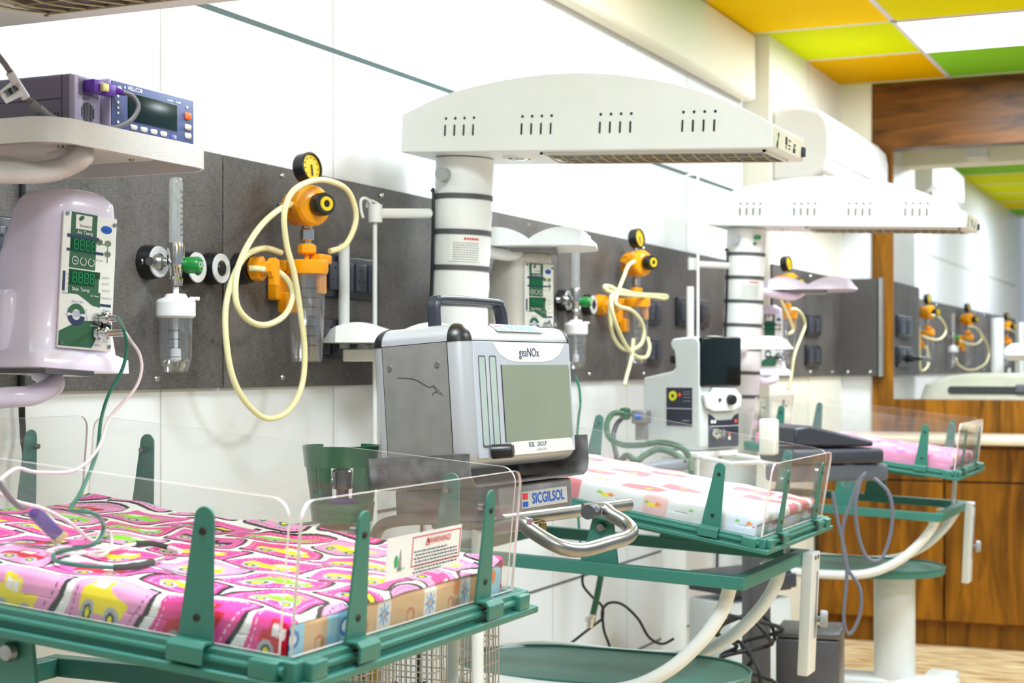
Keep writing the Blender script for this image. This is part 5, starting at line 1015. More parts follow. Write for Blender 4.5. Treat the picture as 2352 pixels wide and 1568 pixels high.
build(MB().b2((w - 0.0006, 0.0316, 0.028), (w + 0.0010, dpt - 0.0316, h - 0.0315)), 'side_panel', alu_side, t)
for yy in (0.052, dpt - 0.045):
    build(MB().lathe([(0, 0), (0.0058, 0), (0.0048, 0.0016), (0.002, 0.001), (0, 0.0006)], (-0.001, yy, h - 0.068), (-1, 0, 0), 14), 'screw', steel, t)
q = MB(); q.tube([(-0.0012, 0.135, 0.165), (-0.0012, 0.10, 0.160), (-0.0012, 0.072, 0.145), (-0.0012, 0.063, 0.146), (-0.0012, 0.055, 0.136)], 0.0007, 5, 5); q.tube([(-0.0012, 0.048, 0.131), (-0.0012, 0.058, 0.136), (-0.0012, 0.066, 0.130)], 0.0006, 5, 3); q.tube([(-0.0012, 0.062, 0.148), (-0.0012, 0.042, 0.128)], 0.0004, 4, 2)
build(q, 'scratch', mat('scratch_dark', (60, 56, 54), 0.7), t)
# corner caps: eighth-sphere style domes just proud of the rounded corners
for cx, cy in ((rr_, rr_), (w - rr_, rr_), (rr_, dpt - rr_), (w - rr_, dpt - rr_)):
    c = MB(); vs = []; fs = []; n = 8; R_ = rr_ + 0.0012; sx = -1 if cx < w / 2 else 1; sy = -1 if cy < dpt / 2 else 1
    for a in range(n + 1):
        for b in range(n + 1):
            th = PI / 2 * a / n; ph = PI / 2 * b / n; vs.append((cx + sx * R_ * math.cos(th) * math.cos(ph), cy + sy * R_ * math.cos(th) * math.sin(ph), h - rr_ + R_ * math.sin(th)))
    for a in range(n):
        for b in range(n): i0 = a * (n + 1) + b; f = (i0, i0 + 1, i0 + n + 2, i0 + n + 1); fs.append(f if sx * sy > 0 else f[::-1])
    ctr = len(vs); vs.append((cx, cy, h - rr_))
    base = [b for b in range(n + 1)]; fs += [(ctr, b + 1, b) for b in range(n)]
    fs += [(ctr, a * (n + 1), (a + 1) * (n + 1)) for a in range(n)] + [(ctr, (a + 1) * (n + 1) + n, a * (n + 1) + n) for a in range(n)]
    build(c.add(vs, fs), 'corner_cap', black_plastic, t, ang=50)
# front
FX0, FX1, FZ0, FZ1 = 0.032, w - 0.026, 0.018, h - 0.0318
fp = build(MB().b2((FX0, -0.0015, FZ0), (FX1, 0.001, FZ1)), 'front_panel', face_grey, t, bevel=0.0004)
y_ = -0.0015
q = MB(); lens = [(0.095, FZ1 - 0.0005), (0.12, FZ1 - 0.022), (0.15, FZ1 - 0.032), (0.18, FZ1 - 0.035), (0.27, FZ1 - 0.035), (0.31, FZ1 - 0.031), (0.34, FZ1 - 0.02), (0.36, FZ1 - 0.0005)]
q.prism(lens, (0, y_, 0), (1, 0, 0), (0, 0, 1), 0.0004)
q.prism([(0.12, FZ0 + 0.0005), (FX1 - 0.004, FZ0 + 0.0005), (FX1 - 0.012, FZ0 + 0.02), (FX1 - 0.035, FZ0 + 0.03), (0.15, FZ0 + 0.026), (0.127, FZ0 + 0.016)], (0, y_, 0), (1, 0, 0), (0, 0, 1), 0.0004)
q.b2((0.047, y_ - 0.0004, 0.055), (0.113, y_, 0.15)) if False else None
build(q, 'white_print', off_white, fp)
T = textmb('geaNOx', 0.0225, (0.223, y_ - 0.0005, FZ1 - 0.0185), (1, 0, 0), (0, 0, 1), sx=0.95); textmb('SOL', 0.0125, (0.213, y_ - 0.0005, FZ0 + 0.0165), (1, 0, 0), (0, 0, 1), T, bold=0.0001)
textmb('GROUP', 0.0115, (0.2500, y_ - 0.0004, FZ0 + 0.0165), (1, 0, 0), (0, 0, 1), T, sx=0.92); build(T, 'lettering', mat('ink_navy', (24, 34, 92), 0.5), fp)
build(textmb('a breath of life', 0.0062, (0.247, y_ - 0.0004, FZ0 + 0.007), (1, 0, 0), (0, 0, 1)), 'small_lettering', text_grey, fp)
for x0_ in (0.0455, 0.0815):
    s_ = build(MB().prism(rrect(0.0235, 0.158, 0.004, 3, x0_ + 0.01175, 0.115), (0, y_ + 0.0003, 0), (1, 0, 0), (0, 0, 1), 0.0012), 'tube_window', mat('slot_frame', (96, 92, 92), 0.4), t)
    build(MB().prism(rrect(0.0175, 0.152, 0.003, 3, x0_ + 0.0105, 0.1155), (0, y_ - 0.0007, 0), (1, 0, 0), (0, 0, 1), 0.0008), 'window_glass', mat('slot_glass', (168, 184, 178), 0.15), s_)
sc_ = build(MB().prism(rrect(0.251, 0.136, 0.006, 4, 0.2465, 0.110), (0, y_ + 0.0003, 0), (1, 0, 0), (0, 0, 1), 0.0008), 'screen', lcd, t)
q = MB(); q.prism([(0.121, 0.042), (0.1235, 0.042), (0.1225, 0.178), (0.120, 0.178)], (0, y_ - 0.0006, 0), (1, 0, 0), (0, 0, 1), 0.0005); build(q, 'screen_edge', text_dark, sc_)
build(MB().lathe([(0, 0), (0.0125, 0), (0.0125, 0.034), (0.0105, 0.037), (0, 0.037)], (0.075, y_, 0.028), (0.35, -1, 0), 24), 'control_knob', black_plastic, t)
# carry handle
hx0, hx1, hy = 0.055, 0.285, dpt * 0.45
q = MB(); path = [(hx0, hy, h - 0.004), (hx0, hy, h + 0.03), (hx0 + 0.006, hy, h + 0.044), (hx0 + 0.024, hy, h + 0.05), (hx1 - 0.03, hy, h + 0.05), (hx1 - 0.008, hy, h + 0.043), (hx1, hy, h + 0.026), (hx1 + 0.002, hy, h - 0.004)]
P_ = cat(path, 5); vs = []; fs = []
for k, p in enumerate(P_):
    tg = (P_[min(k + 1, len(P_) - 1)] - P_[max(k - 1, 0)]).normalized(); nn = Vector((0, 1, 0)).cross(tg)
    for a, b in rrect(0.024, 0.013, 0.005, 2): vs.append(p + Vector((0, 1, 0)) * a + nn * b)
m_ = len(rrect(0.024, 0.013, 0.005, 2))
for k in range(len(P_) - 1):
    for j in range(m_): fs.append((k * m_ + j, k * m_ + (j + 1) % m_, (k + 1) * m_ + (j + 1) % m_, (k + 1) * m_ + j))
build(q.add(vs, fs), 'carry_handle', mat('slate_handle', (44, 46, 56), 0.4), t, ang=50)
# sticker on rounded top edge
a_ = R(52); su = Vector((0, math.cos(a_), math.sin(a_))); so = Vector((0.20, rr_ - (rr_ + 0.0008) * math.sin(a_ * 0 + R(38)), h - rr_ + (rr_ + 0.0008) * math.cos(R(38))))
sv = Vector((0, math.cos(R(38)), math.sin(R(38))))
st_ = build(MB().prism(rrect(0.17, 0.022, 0.001, 1), so + Vector((0.01, 0, 0)), (1, 0, 0), sv, 0.0006), 'maker_sticker', text_white, t)
nrm = Vector((1, 0, 0)).cross(sv)
build(textmb('SICGILSOL', 0.024, so + Vector((0.028, 0, 0)) + nrm * 0.0008, (1, 0, 0), sv, bold=0.0005), 'lettering', text_cyan, st_)
q = MB().prism([(0, 0), (0.024, 0), (0.024, 0.008), (0, 0.008)], so + Vector((-0.066, 0, 0)) + sv * 0.0015 + nrm * 0.0007, (1, 0, 0), sv, 0.0003); build(q, 'red_mark', text_red, st_)
q = MB().prism([(0, 0), (0.024, 0), (0.024, 0.008), (0.012, 0.010), (0, 0.007)], so + Vector((-0.066, 0, 0)) - sv * 0.0095 + nrm * 0.0007, (1, 0, 0), sv, 0.0003); build(q, 'blue_mark', text_cyan, st_)
# trolley
TRM = AM @ Matrix.Translation((0, 0, 0))
t = thing('equipment_trolley', 'steel trolley cradle with tubular handle and wire basket under the gas analyser', 'trolley', (AO.x, AO.y, 0))
def U_prof(x0, x1, zt0, zt1, zb_, r, th):
    o = [(x0, zt0)]
    for k in range(7): a = R(180 + 15 * k); o.append((x0 + r + r * math.cos(a), zb_ + r + r * math.sin(a)))
    for k in range(7): a = R(270 + 15 * k); o.append((x1 - r + r * math.cos(a), zb_ + r + r * math.sin(a)))
    o.append((x1, zt1)); i_ = [(x1 - th, zt1)]
    for k in range(7): a = R(360 - 15 * k); i_.append((x1 - r + (r - th) * math.cos(a), zb_ + r + (r - th) * math.sin(a)))
    for k in range(7): a = R(270 - 15 * k); i_.append((x0 + r + (r - th) * math.cos(a), zb_ + r + (r - th) * math.sin(a)))
    i_.append((x0 + th, zt0)); return o + i_
q = MB(AM); q.prism(U_prof(-0.008, w + 0.02, 0.028, 0.045, -0.03, 0.03, 0.003), (0, 0.2, 0), (1, 0, 0), (0, 0, 1), 0.205)
build(q, 'cradle', dark_steel, t, world=True, ang=30)
build(MB(AM).rbox((0.16, 0.11, -0.014), (0.24, 0.09, 0.027), 0.004), 'rubber_pad', black_rubber, t, world=True)
q = MB(AM); q.rbox((0.235, 0.115, -0.062), (0.27, 0.22, 0.058), 0.006, n=2); bx_ = build(q, 'battery_box', dull_steel, t, world=True)
build(MB(AM).b2((0.175, 0.0035, -0.078), (0.345, 0.0048, -0.048)), 'sticker', mat('sticker_silver', (178, 178, 178), 0.4), bx_, world=True)
build(textmb('SICGILSOL', 0.026, AM @ Vector((0.272, 0.0034, -0.063)), AM.to_3x3() @ Vector((1, 0, 0)), AM.to_3x3() @ Vector((0, 0, 1)), bold=0.0005), 'lettering', text_blue, bx_, world=True)
build(MB(AM).b2((0.178, 0.0028, -0.062), (0.196, 0.0036, -0.051)), 'red_mark', text_red, bx_, world=True); build(MB(AM).b2((0.178, 0.0028, -0.075), (0.196, 0.0036, -0.066)), 'blue_mark', text_blue, bx_, world=True)
for px in (950, 1040): build(MB().cyl(D(px, 1118, 2.8), D(px, 1128, 2.8), 0.012), 'rubber_foot', black_rubber, t, world=True)
q = MB().tube([D(860, 1240, 2.95), D(880, 1205, 2.92), D(950, 1192, 2.86), D(1060, 1192, 2.80), D(1130, 1194, 2.76)], 0.011, 12, 8); q.tube([D(1000, 1204, 2.84), D(1180, 1206, 2.72)], 0.010, 12, 0); build(q, 'rear_rail', dull_steel, t, world=True)
build(MB().tube([D(1150, 1196, 2.68), D(1290, 1178, 2.8), D(1444, 1158, 2.94)], 0.0115, 16, 0), 'cross_tube', steel, t, world=True)
hd = [D(1120, 1214, 2.70), D(1196, 1202, 2.66), D(1215, 1214, 2.65), D(1255, 1240, 2.64), D(1295, 1258, 2.64), D(1340, 1262, 2.66), D(1400, 1246, 2.70), D(1438, 1234, 2.73), D(1450, 1218, 2.75), D(1435, 1200, 2.77), D(1405, 1182, 2.78), D(1385, 1168, 2.79), D(1340, 1172, 2.78)]
hdl = build(MB().tube(hd, 0.0125, 18, 10), 'push_handle', steel, t, world=True)
build(MB().cyl(D(1350, 1176, 2.74), D(1372, 1170, 2.80), 0.0125), 'end_plug', mat('dark_plug', (70, 70, 72), 0.5), hdl, world=True)
for px, py, dd in ((1218, 1196, 2.66), (1372, 1168, 2.76)): build(MB().cyl(D(px, py, dd), D(px - 2, py + 2, dd - 0.02), 0.005, n=12), 'screw', chrome, hdl, world=True)
build(MB().cyl(D(1246, 1200, 2.72), D(1246, 1218, 2.72), 0.007).rbox(D(1235, 1196, 2.75), (0.02, 0.14, 0.005), 0.001), 'clamp_bolt', mat('brass_bolt', (140, 116, 70), 0.35, 0.8), t, world=True)
pb = D(1097, 1200, 2.78)
build(MB().cyl((pb.x, pb.y, 0.13), (pb.x, pb.y, pb.z), 0.0105, n=24), 'post', cream_metal, t, world=True)
q = MB(); q.rbox((pb.x, pb.y, 0.115), (0.34, 0.06, 0.03), 0.008); q.rbox((pb.x, pb.y, 0.115), (0.06, 0.38, 0.03), 0.008); bo = build(q, 'trolley_base', dull_steel, t, world=True)
for dx, dy in ((0.15, 0), (-0.15, 0), (0, 0.17), (0, -0.17)): build(MB().cyl((pb.x + dx - 0.012, pb.y + dy, 0.05), (pb.x + dx + 0.012, pb.y + dy, 0.05), 0.05).cyl((pb.x + dx, pb.y + dy, 0.09), (pb.x + dx, pb.y + dy, 0.115), 0.01), 'caster', black_rubber, t, world=True)
# wire basket
bc = D(990, 1424, 2.95); bz1 = bc.z; q = MB(); bx0, bx1, by0, by1 = pb.x - 0.23, pb.x - 0.02, pb.y - 0.13, pb.y + 0.13; bz0 = bz1 - 0.2
n1 = 20; n2 = 9
for k in range(n2 + 1): z = bz0 + (bz1 - bz0) * k / n2; rad = 0.0028 if k == n2 else 0.0014; q.tube([(bx0, by0, z), (bx1, by0, z), (bx1, by1, z), (bx0, by1, z)], rad, 5, 0, closed=True)
for k in range(n1 + 1):
    f = k / n1; x = bx0 + (bx1 - bx0) * f; y = by0 + (by1 - by0) * f
    q.tube([(x, by0, bz1), (x, by0, bz0), (x, by1, bz0), (x, by1, bz1)], 0.0014, 5, 0); q.tube([(bx0, y, bz1), (bx0, y, bz0), (bx1, y, bz0), (bx1, y, bz1)], 0.0014, 5, 0)
build(q, 'wire_basket', mat('wire_steel', (196, 190, 178), 0.3, 0.7), t, world=True)
q = MB(); 
for k in range(5): a = random.random; q.tube([(bx0 + 0.03 + a() * .15, by0 + 0.03 + a() * .20, bz0 + 0.01 + 0.02 * k) for _ in range(9)], 0.007, 8, 6)
tag(build(q, 'coiled_cable', black_rubber), 'black coiled cable lying in the wire basket under the nearest bed', 'cable')
# ================= GAS CYLINDER =================
gc = D(786, 1185, 2.95); t = thing('gas_cylinder', 'ochre gas cylinder with tall green plastic collar behind the nearest bed', 'gas cylinder', (gc.x, gc.y, 0)); zt2 = D(786, 1180, 2.95).z
build(MB().lathe([(0, 0), (0.066, 0), (0.071, 0.01), (0.071, zt2 - 0.09), (0.066, zt2 - 0.06), (0.052, zt2 - 0.03), (0.035, zt2 - 0.012), (0.02, zt2), (0, zt2)], (0, 0, 0), n=40), 'cylinder', brown_cyl, t)
tm_ = textmb('VHTV', 0.042, (0, 0, 0), (1, 0, 0), (0, 1, 0)); vv = []
fd = math.atan2(-gc.y, -gc.x); 
for x, y, z in tm_.v: a = fd + 0.15 + x / 0.07; vv.append((0.0715 * math.cos(a), 0.0715 * math.sin(a), zt2 - 0.075 + y - 0.02))
tm_.v = vv; build(tm_, 'handwriting', marker, t)
zc = zt2 + 0.0; H3 = D(786, 1022, 2.95).z - zc
def band(q, r0, r1, z0, z1, a0, a1, th=0.005, n=10):
    vs = []; fs = []
    for k in range(n + 1):
        a = a0 + (a1 - a0) * k / n
        for r, z in ((r0, z0), (r1, z1), (r1 - th, z1), (r0 - th, z0)): vs.append((r * math.cos(a), r * math.sin(a), z))
    for k in range(n):
        for j in range(4): fs.append((k * 4 + j, k * 4 + 4 + j, k * 4 + 4 + (j + 1) % 4, k * 4 + (j + 1) % 4))
    fs += [(3, 2, 1, 0), (n * 4, n * 4 + 1, n * 4 + 2, n * 4 + 3)]; q.add(vs, fs)
q = MB(); band(q, 0.056, 0.060, zc - 0.012, zc + 0.022, 0, 2 * PI, n=36); band(q, 0.069, 0.073, zc + H3 - 0.038, zc + H3, fd - 2.6, fd + 2.6, n=36)
for ac in (fd - 1.0, fd + 1.0, fd + PI - .55, fd + PI + .55): band(q, 0.060, 0.070, zc + 0.018, zc + H3 - 0.034, ac - 0.22, ac + 0.22, n=8)
build(q, 'collar', collar_green, t, ang=50)
q = MB().lathe([(0, 0), (0.017, 0), (0.017, 0.012), (0.012, 0.014), (0.012, 0.045), (0.019, 0.047), (0.019, 0.078), (0.015, 0.082), (0.015, 0.09), (0.022, 0.092), (0.022, 0.1), (0, 0.1)], (0, 0, zc)); v_ = build(q, 'valve', mat('valve_chrome', (120, 122, 120), 0.25, 0.9), t)
build(MB().cyl((0, 0, zc + 0.06), (0.02 * math.cos(fd - 1.5), 0.02 * math.sin(fd - 1.5), zc + 0.06), 0.009).lathe([(0, 0), (0.028, 0), (0.028, 0.006), (0, 0.006)], (0, 0, zc + 0.004)), 'valve_outlet', dull_steel, v_)
build(MB().lathe([(0.020, 0.012), (0.024, 0.014), (0.024, 0.026), (0.018, 0.028)], (0, 0, zc)), 'seal_ring', purple, v_)
# ================= VENTILATOR =================
VM = Matrix.Translation(D(1607, 1036, 5.2)) @ Matrix.Rotation(R(70.3), 4, 'Z')
t = thing('ventilator', 'white medical ventilator with dark upright screen between middle and rearmost beds', 'ventilator', M=VM); w_, d_, h_ = 0.215, 0.235, 0.372
q = MB(); prof = [(0, 0.012), (0, h_ - 0.02), (0.012, h_ - 0.004), (0.03, h_), (0.11, h_ - 0.006), (0.122, h_ - 0.018), (0.118, h_ - 0.035), (0.105, h_ - 0.05), (0.10, h_ - 0.10), (0.112, h_ - 0.112), (d_, h_ - 0.135), (d_, 0.03), (d_ - 0.03, 0.008), (0.012, 0)]
q.prism(prof, (0, 0, 0), (0, 1, 0), (0, 0, 1), w_); build(q, 'housing', vent_white, t, bevel=0.006)
q = MB().rbox((w_ / 2 + 0.001, -0.001, h_ - 0.082), (w_ - 0.002, 0.022, 0.164), 0.009); s_ = build(q, 'screen', screen_dark, t)
q = MB().prism([(0.02, 0.14), (0.06, 0.128), (w_ - 0.05, 0.128), (w_ - 0.01, 0.142), (w_ - 0.005, 0.178), (w_ - 0.04, 0.2), (0.06, 0.205), (0.045, 0.188), (0.004, 0.186)], (0, -0.004, 0), (1, 0, 0), (0, 0, 1), 0.012); k_ = build(q, 'control_bezel', white_pl, t, bevel=0.003)
build(MB().lathe([(0, 0), (0.017, 0), (0.017, 0.012), (0.014, 0.02), (0, 0.021)], (0.14, -0.016, 0.165), (0, -1, 0)), 'rotary_knob', black_plastic, k_); build(MB().cyl((0.085, -0.016, 0.165), (0.085, -0.02, 0.165), 0.006), 'button', text_dark, k_)
q = MB().prism([(0.045, 0.01), (w_ - 0.008, 0.01), (w_ - 0.008, 0.118), (w_ - 0.028, 0.112), (w_ - 0.045, 0.098), (0.085, 0.098), (0.065, 0.112), (0.045, 0.12)], (0, -0.001, 0), (1, 0, 0), (0, 0, 1), 0.003); lp_ = build(q, 'connector_panel', text_dark, t)
build(MB().b2((0.045, -0.005, 0.078), (w_ - 0.008, -0.004, 0.0795)), 'panel_line', text_white, lp_); build(MB().lathe([(0, 0), (0.018, 0), (0.018, 0.012), (0.014, 0.016), (0.014, 0.028), (0.017, 0.032), (0.012, 0.032), (0.010, 0.02), (0, 0.02)], (0.075, -0.004, 0.055), (0.2, -1, 0)), 'gas_port', chrome, lp_)
for px_, pz_, c_ in ((0.155, 0.05, orange_btn), (0.155, 0.038, text_white), (0.06, 0.094, text_white), (0.075, 0.094, text_white), (0.19, 0.094, orange_btn)): build(MB().prism(circ(0.006, 14), (px_, -0.0042, pz_), (1, 0, 0), (0, 0, 1), 0.001), 'port_symbol', c_, lp_)
q = MB().b2((-0.002, 0.03, 0.08), (0.0, 0.135, 0.205)); sp = build(q, 'side_label', text_dark, t)
build(MB().lathe([(0.006, 0), (0.016, 0), (0.016, 0.002), (0.006, 0.002)], (-0.002, 0.108, 0.178), (-1, 0, 0)), 'yellow_ring', mat('ring_yellow', (214, 210, 20), 0.4), sp)
build(MB().cyl((-0.002, 0.08, 0.182), (-0.0035, 0.08, 0.182), 0.006, n=14), 'red_dot', orange_btn, sp); build(MB().b2((-0.003, 0.03, 0.136), (-0.002, 0.135, 0.1375)), 'label_line', text_white, sp)
q = MB()
for zz in (0.19, 0.182, 0.172, 0.16): q.b2((-0.003, 0.035, zz), (-0.002, 0.065, zz + 0.003))
q.b2((-0.003, 0.04, 0.095), (-0.002, 0.07, 0.1)); build(q, 'label_text', text_grey, sp)
build(MB().cyl((0.06, 0.11, h_ - 0.075), (0.02, 0.13, h_ - 0.075), 0.014), 'rear_port', black_plastic, t)
# stand
vb = VM @ Vector((0.07, 0.16, 0)); tv = thing('ventilator_stand', 'white wheeled post stand carrying the ventilator behind the middle bed', 'stand', (vb.x, vb.y, 0))
zv = VM.translation.z
build(MB().cyl((vb.x, vb.y, 0.12), (vb.x, vb.y, zv - 0.02), 0.042, n=32), 'post', white_metal, tv, world=True)
build(MB(VM).rbox((0.10, 0.12, -0.012), (0.22, 0.24, 0.02), 0.004), 'platform', white_metal, tv, world=True)
q = MB(VM); q.tube([(0.02, 0.02, -0.02), (0.0, -0.13, -0.035), (0.20, -0.15, -0.035), (0.21, 0.02, -0.02)], 0.008, 8, 0); build(q, 'front_handle', white_metal, tv, world=True)
q = MB()
for k in range(5): a = k * 2 * PI / 5; q.box((vb.x + 0.13 * math.cos(a), vb.y + 0.13 * math.sin(a), 0.115), (0.28, 0.045, 0.03), Matrix.Rotation(a, 3, 'Z'))
build(q, 'star_base', white_metal, tv, world=True, bevel=0.005)
for k in range(5): a = k * 2 * PI / 5; cx, cy = vb.x + 0.25 * math.cos(a), vb.y + 0.25 * math.sin(a); build(MB().cyl((cx - 0.012, cy, 0.045), (cx + 0.012, cy, 0.045), 0.045).cyl((cx, cy, 0.08), (cx, cy, 0.11), 0.008), 'caster', black_rubber, tv, world=True)
# regulator + green hoses at the ventilator's left
t = thing('pressure_regulator', 'grey pressure regulator with green elbow fixed left of the ventilator', 'regulator', D(1472, 960, 5.3))
q = MB().rbox(D(1473, 957, 5.3), (0.05, 0.06, 0.045), 0.006); q.cyl(D(1474, 965, 5.3), D(1474, 1010, 5.3), 0.022); q.cyl(D(1440, 948, 5.3), D(1490, 950, 5.32), 0.010); build(q, 'body', dull_steel, t, world=True)
build(MB().rbox(D(1436, 950, 5.28), (0.03, 0.035, 0.04), 0.008), 'elbow', collar_green, t, world=True); build(MB().cyl(D(1458, 957, 5.24), D(1472, 957, 5.24), 0.009), 'badge', text_blue, t, world=True)
tag(build(MB().tube([D(1432, 948, 5.27), D(1408, 950, 5.25), D(1394, 972, 5.2), D(1398, 1002, 5.15), D(1425, 1020, 5.1), D(1470, 1022, 5.0), D(1520, 1016, 4.95), D(1565, 1028, 4.9), D(1585, 1055, 4.9), D(1588, 1085, 4.85)], 0.0095, 12, 8), 'oxygen_hose', hose_green), 'dark green hose curving from the grey regulator beside the ventilator', 'hose')
tag(build(MB().tube([D(1436, 955, 5.3), D(1416, 975, 5.28), D(1408, 1010, 5.25), D(1416, 1050, 5.2), D(1420, 1120, 5.2)], 0.008, 12, 8), 'air_hose', charcoal), 'dark grey hose hanging behind the green hose by the ventilator', 'hose')
tag(build(MB().tube([D(1424, 1060, 4.95), D(1440, 1046, 4.92), D(1462, 1058, 4.9), D(1480, 1046, 4.9), D(1510, 1032, 4.9), D(1545, 1040, 4.88), D(1572, 1062, 4.85)], 0.010, 12, 8), 'coiled_hose', hose_green), 'green hose coil lying just behind the middle bed white sheet', 'hose')
tag(build(MB().rbox(D(1520, 1072, 4.75), (0.06, 0.36, 0.035), 0.008), 'grey_rail', mat('slate_rail', (122, 130, 142), 0.45)), 'slate grey bar behind the white sheet below the green hose coil', 'rail')
# ================= CHARCOAL DEVICE ON STAND =================
PM = Matrix.Translation(D(1818, 1072, 4.75)) @ Matrix.Rotation(R(40), 4, 'Z')
t = thing('medical_device', 'dark charcoal laptop-like device standing between middle and rearmost beds', 'medical device', M=PM)
build(MB().rbox((0.14, 0.09, 0.03), (0.30, 0.24, 0.045), 0.012), 'base_unit', charcoal, t)
build(MB().prism([(0.0, 0.062), (0.0, 0.115), (0.05, 0.122), (0.26, 0.075), (0.26, 0.058)], (0, 0.2, 0), (1, 0, 0), (0, 0, 1), 0.22), 'lid', charcoal, t, bevel=0.008)
build(MB().rbox((0.13, 0.03, -0.02), (0.36, 0.10, 0.05), 0.01), 'cradle', mat('slate_cradle', (88, 94, 104), 0.5), t)
pc = PM @ Vector((-0.05, 0.14, 0)); build(MB().rbox(PM.inverted() @ Vector((pc.x, pc.y, 0.45)), (0.07, 0.07, 0.74), 0.01), 'post', mat('dark_post', (74, 74, 80), 0.5), t)
build(MB().rbox(PM.inverted() @ Vector((pc.x, pc.y, 0.05)), (0.14, 0.3, 0.06), 0.02), 'foot', charcoal, t)
q = MB().prism(rrect(0.04, 0.075, 0.015, 4), PM.inverted() @ D(1944, 1090, 4.8), (1, 0, 0), (0, 0, 1), 0.02); build(q, 'gel_holder', jar_clear, t)
tag(build(MB().rbox(D(1766, 1003, 4.7), (0.05, 0.05, 0.105), 0.008), 'dispenser_bottle', mat('ivory_white', (232, 230, 222), 0.4)), 'small ivory white upright box just left of the charcoal device', 'bottle')
cbl = [D(1990, 1085, 4.75), D(1972, 1105, 4.75), D(1955, 1150, 4.75), D(1935, 1220, 4.75), D(1945, 1300, 4.75), D(1975, 1350, 4.75), D(1975, 1410, 4.75), D(1952, 1455, 4.75), D(1938, 1420, 4.75), D(1945, 1300, 4.75), D(1925, 1200, 4.75), D(1912, 1130, 4.75)]
tag(build(MB().tube(cbl, 0.0055, 10, 8), 'grey_cable', mat('slate_cable', (104, 108, 122), 0.5)), 'grey cable in a long crossed loop hanging below the charcoal device', 'cable')
cbl = [D(1980, 1092, 4.7), D(1965, 1160, 4.7), D(1972, 1230, 4.7), D(1992, 1280, 4.7), D(2022, 1284, 4.7), D(2042, 1240, 4.7), D(2050, 1180, 4.7), D(2040, 1130, 4.7), D(2008, 1098, 4.7)]
tag(build(MB().tube(cbl, 0.0055, 10, 8), 'grey_cable', mat('slate_cable', (104, 108, 122), 0.5)), 'grey cable in a single round loop right of the crossed cable loop', 'cable')
# pedal bin
bp = D(1862, 1437, 5.0); bh = bp.z
t = thing('pedal_bin', 'grey steel box bin with silver lid knob on floor before cabinets', 'bin', (bp.x, bp.y, 0), rz=R(8))
build(MB().rbox((0, 0, bh / 2 - 0.01), (0.19, 0.22, bh - 0.03), 0.006), 'body', bin_steel, t); build(MB().rbox((0, 0, bh - 0.012), (0.20, 0.23, 0.02), 0.006), 'lid', bin_steel, t)
build(MB().lathe([(0, 0), (0.012, 0), (0.014, 0.008), (0.008, 0.014), (0, 0.015)], (0.03, 0, bh - 0.002)), 'lid_knob', chrome, t)
# equipment box behind the middle bed frame (white with black drawer) and fan
bb = D(1700, 1385, 5.75); t = thing('equipment_cart', 'low white equipment cart with black drawer seen through the middle bed frame', 'cart', (bb.x, bb.y, 0), rz=R(60))
build(MB().rbox((0, 0, 0.33), (0.30, 0.22, 0.42), 0.01), 'cabinet', vent_white, t); build(MB().rbox((0, -0.115, 0.60), (0.31, 0.03, 0.05), 0.006), 'drawer', charcoal, t); build(MB().rbox((0, 0, 0.60), (0.30, 0.22, 0.07), 0.006), 'printer', charcoal, t)
for a, b_ in ((-.12, -.08), (.12, -.08), (-.12, .08), (.12, .08)): build(MB().cyl((a - 0.012, b_, 0.05), (a + 0.012, b_, 0.05), 0.05).cyl((a, b_, .09), (a, b_, .13), .01), 'caster', black_rubber, t)
q = MB(); rr = random.Random(5); c0x = D(1716, 1520, 4.6)
for k in range(5): q.tube([c0x + Vector((rr.uniform(-.09, .09), rr.uniform(-.09, .09), z)) for z in (0.14, 0.09, 0.04, 0.0, -0.06, -0.12, -c0x.z + 0.015 + 0.02 * k)], 0.006, 8, 6)
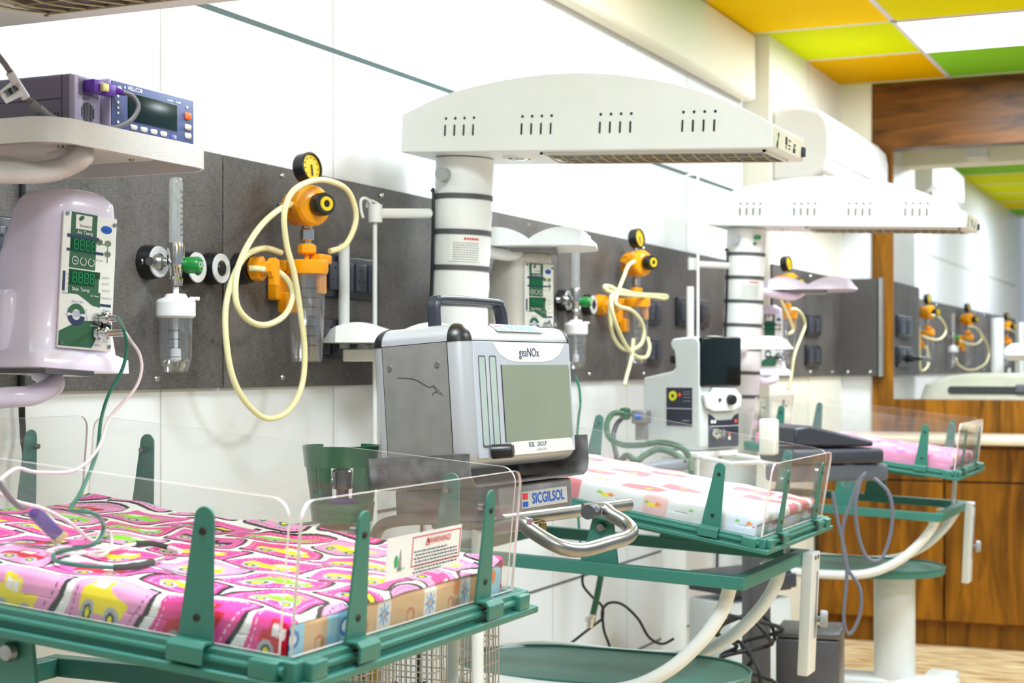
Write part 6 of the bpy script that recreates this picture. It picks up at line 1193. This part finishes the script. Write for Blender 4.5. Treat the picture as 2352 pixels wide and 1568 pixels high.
tag(build(q, 'cable_bundle', black_rubber), 'tangle of black cables on the floor right of the middle bed support tubes', 'cable')
# hanging cables and green hose below the middle bed
cw = [D(1338, 1320, 4.9), D(1340, 1345, 4.9), D(1362, 1372, 4.9), D(1383, 1392, 4.9), D(1384, 1420, 4.9), D(1378, 1425, 4.9), D(1330, 1462, 4.85), D(1298, 1492, 4.8), D(1290, 1540, 4.8)]
tag(build(MB().tube(cw, 0.0042, 10, 8), 'power_lead', black_rubber), 'thin black lead below middle bed running down to the left of the knot', 'cable')
cw = [D(1383, 1425, 4.88), D(1384, 1400, 4.88), D(1400, 1384, 4.88), D(1430, 1388, 4.88), D(1465, 1420, 4.85), D(1490, 1462, 4.85), D(1520, 1478, 4.85), D(1548, 1466, 4.85)]
tag(build(MB().tube(cw, 0.0042, 10, 8), 'power_lead', black_rubber), 'thin black lead arching right below middle bed toward the white post', 'cable')
cw = [D(1384, 1420, 4.9), D(1388, 1450, 4.9), D(1402, 1492, 4.9), D(1410, 1560, 4.9), D(1412, 1700, 4.9), (D(1440, 1700, 4.9).x, D(1440, 1700, 4.9).y, 0.01)]
tag(build(MB().tube(cw, 0.0042, 10, 8), 'power_lead', black_rubber), 'thin black lead hanging straight down from the knot below middle bed', 'cable')
t = thing('gas_hose_end', 'dark green hose with chrome coupling hanging beneath the middle bed frame', 'hose', D(1368, 1370, 4.8))
build(MB().tube([D(1380, 1322, 4.8), D(1372, 1365, 4.8), D(1362, 1410, 4.8)], 0.0095, 12, 4), 'hose', hose_green, t, world=True)
build(MB().cyl(D(1362, 1410, 4.8), D(1354, 1440, 4.8), 0.011).cyl(D(1357, 1418, 4.8), D(1355, 1428, 4.8), 0.016), 'coupling', chrome, t, world=True)
tag(build(MB().tube([D(1320, 862, 4.9), D(1330, 890, 4.9), D(1333, 930, 4.9), D(1328, 970, 4.9), D(1322, 1100, 4.9), D(1340, 1320, 4.9)], 0.004, 8, 6), 'green_lead', green_cable), 'thin green lead hanging just right of the grey gas analyser', 'cable')
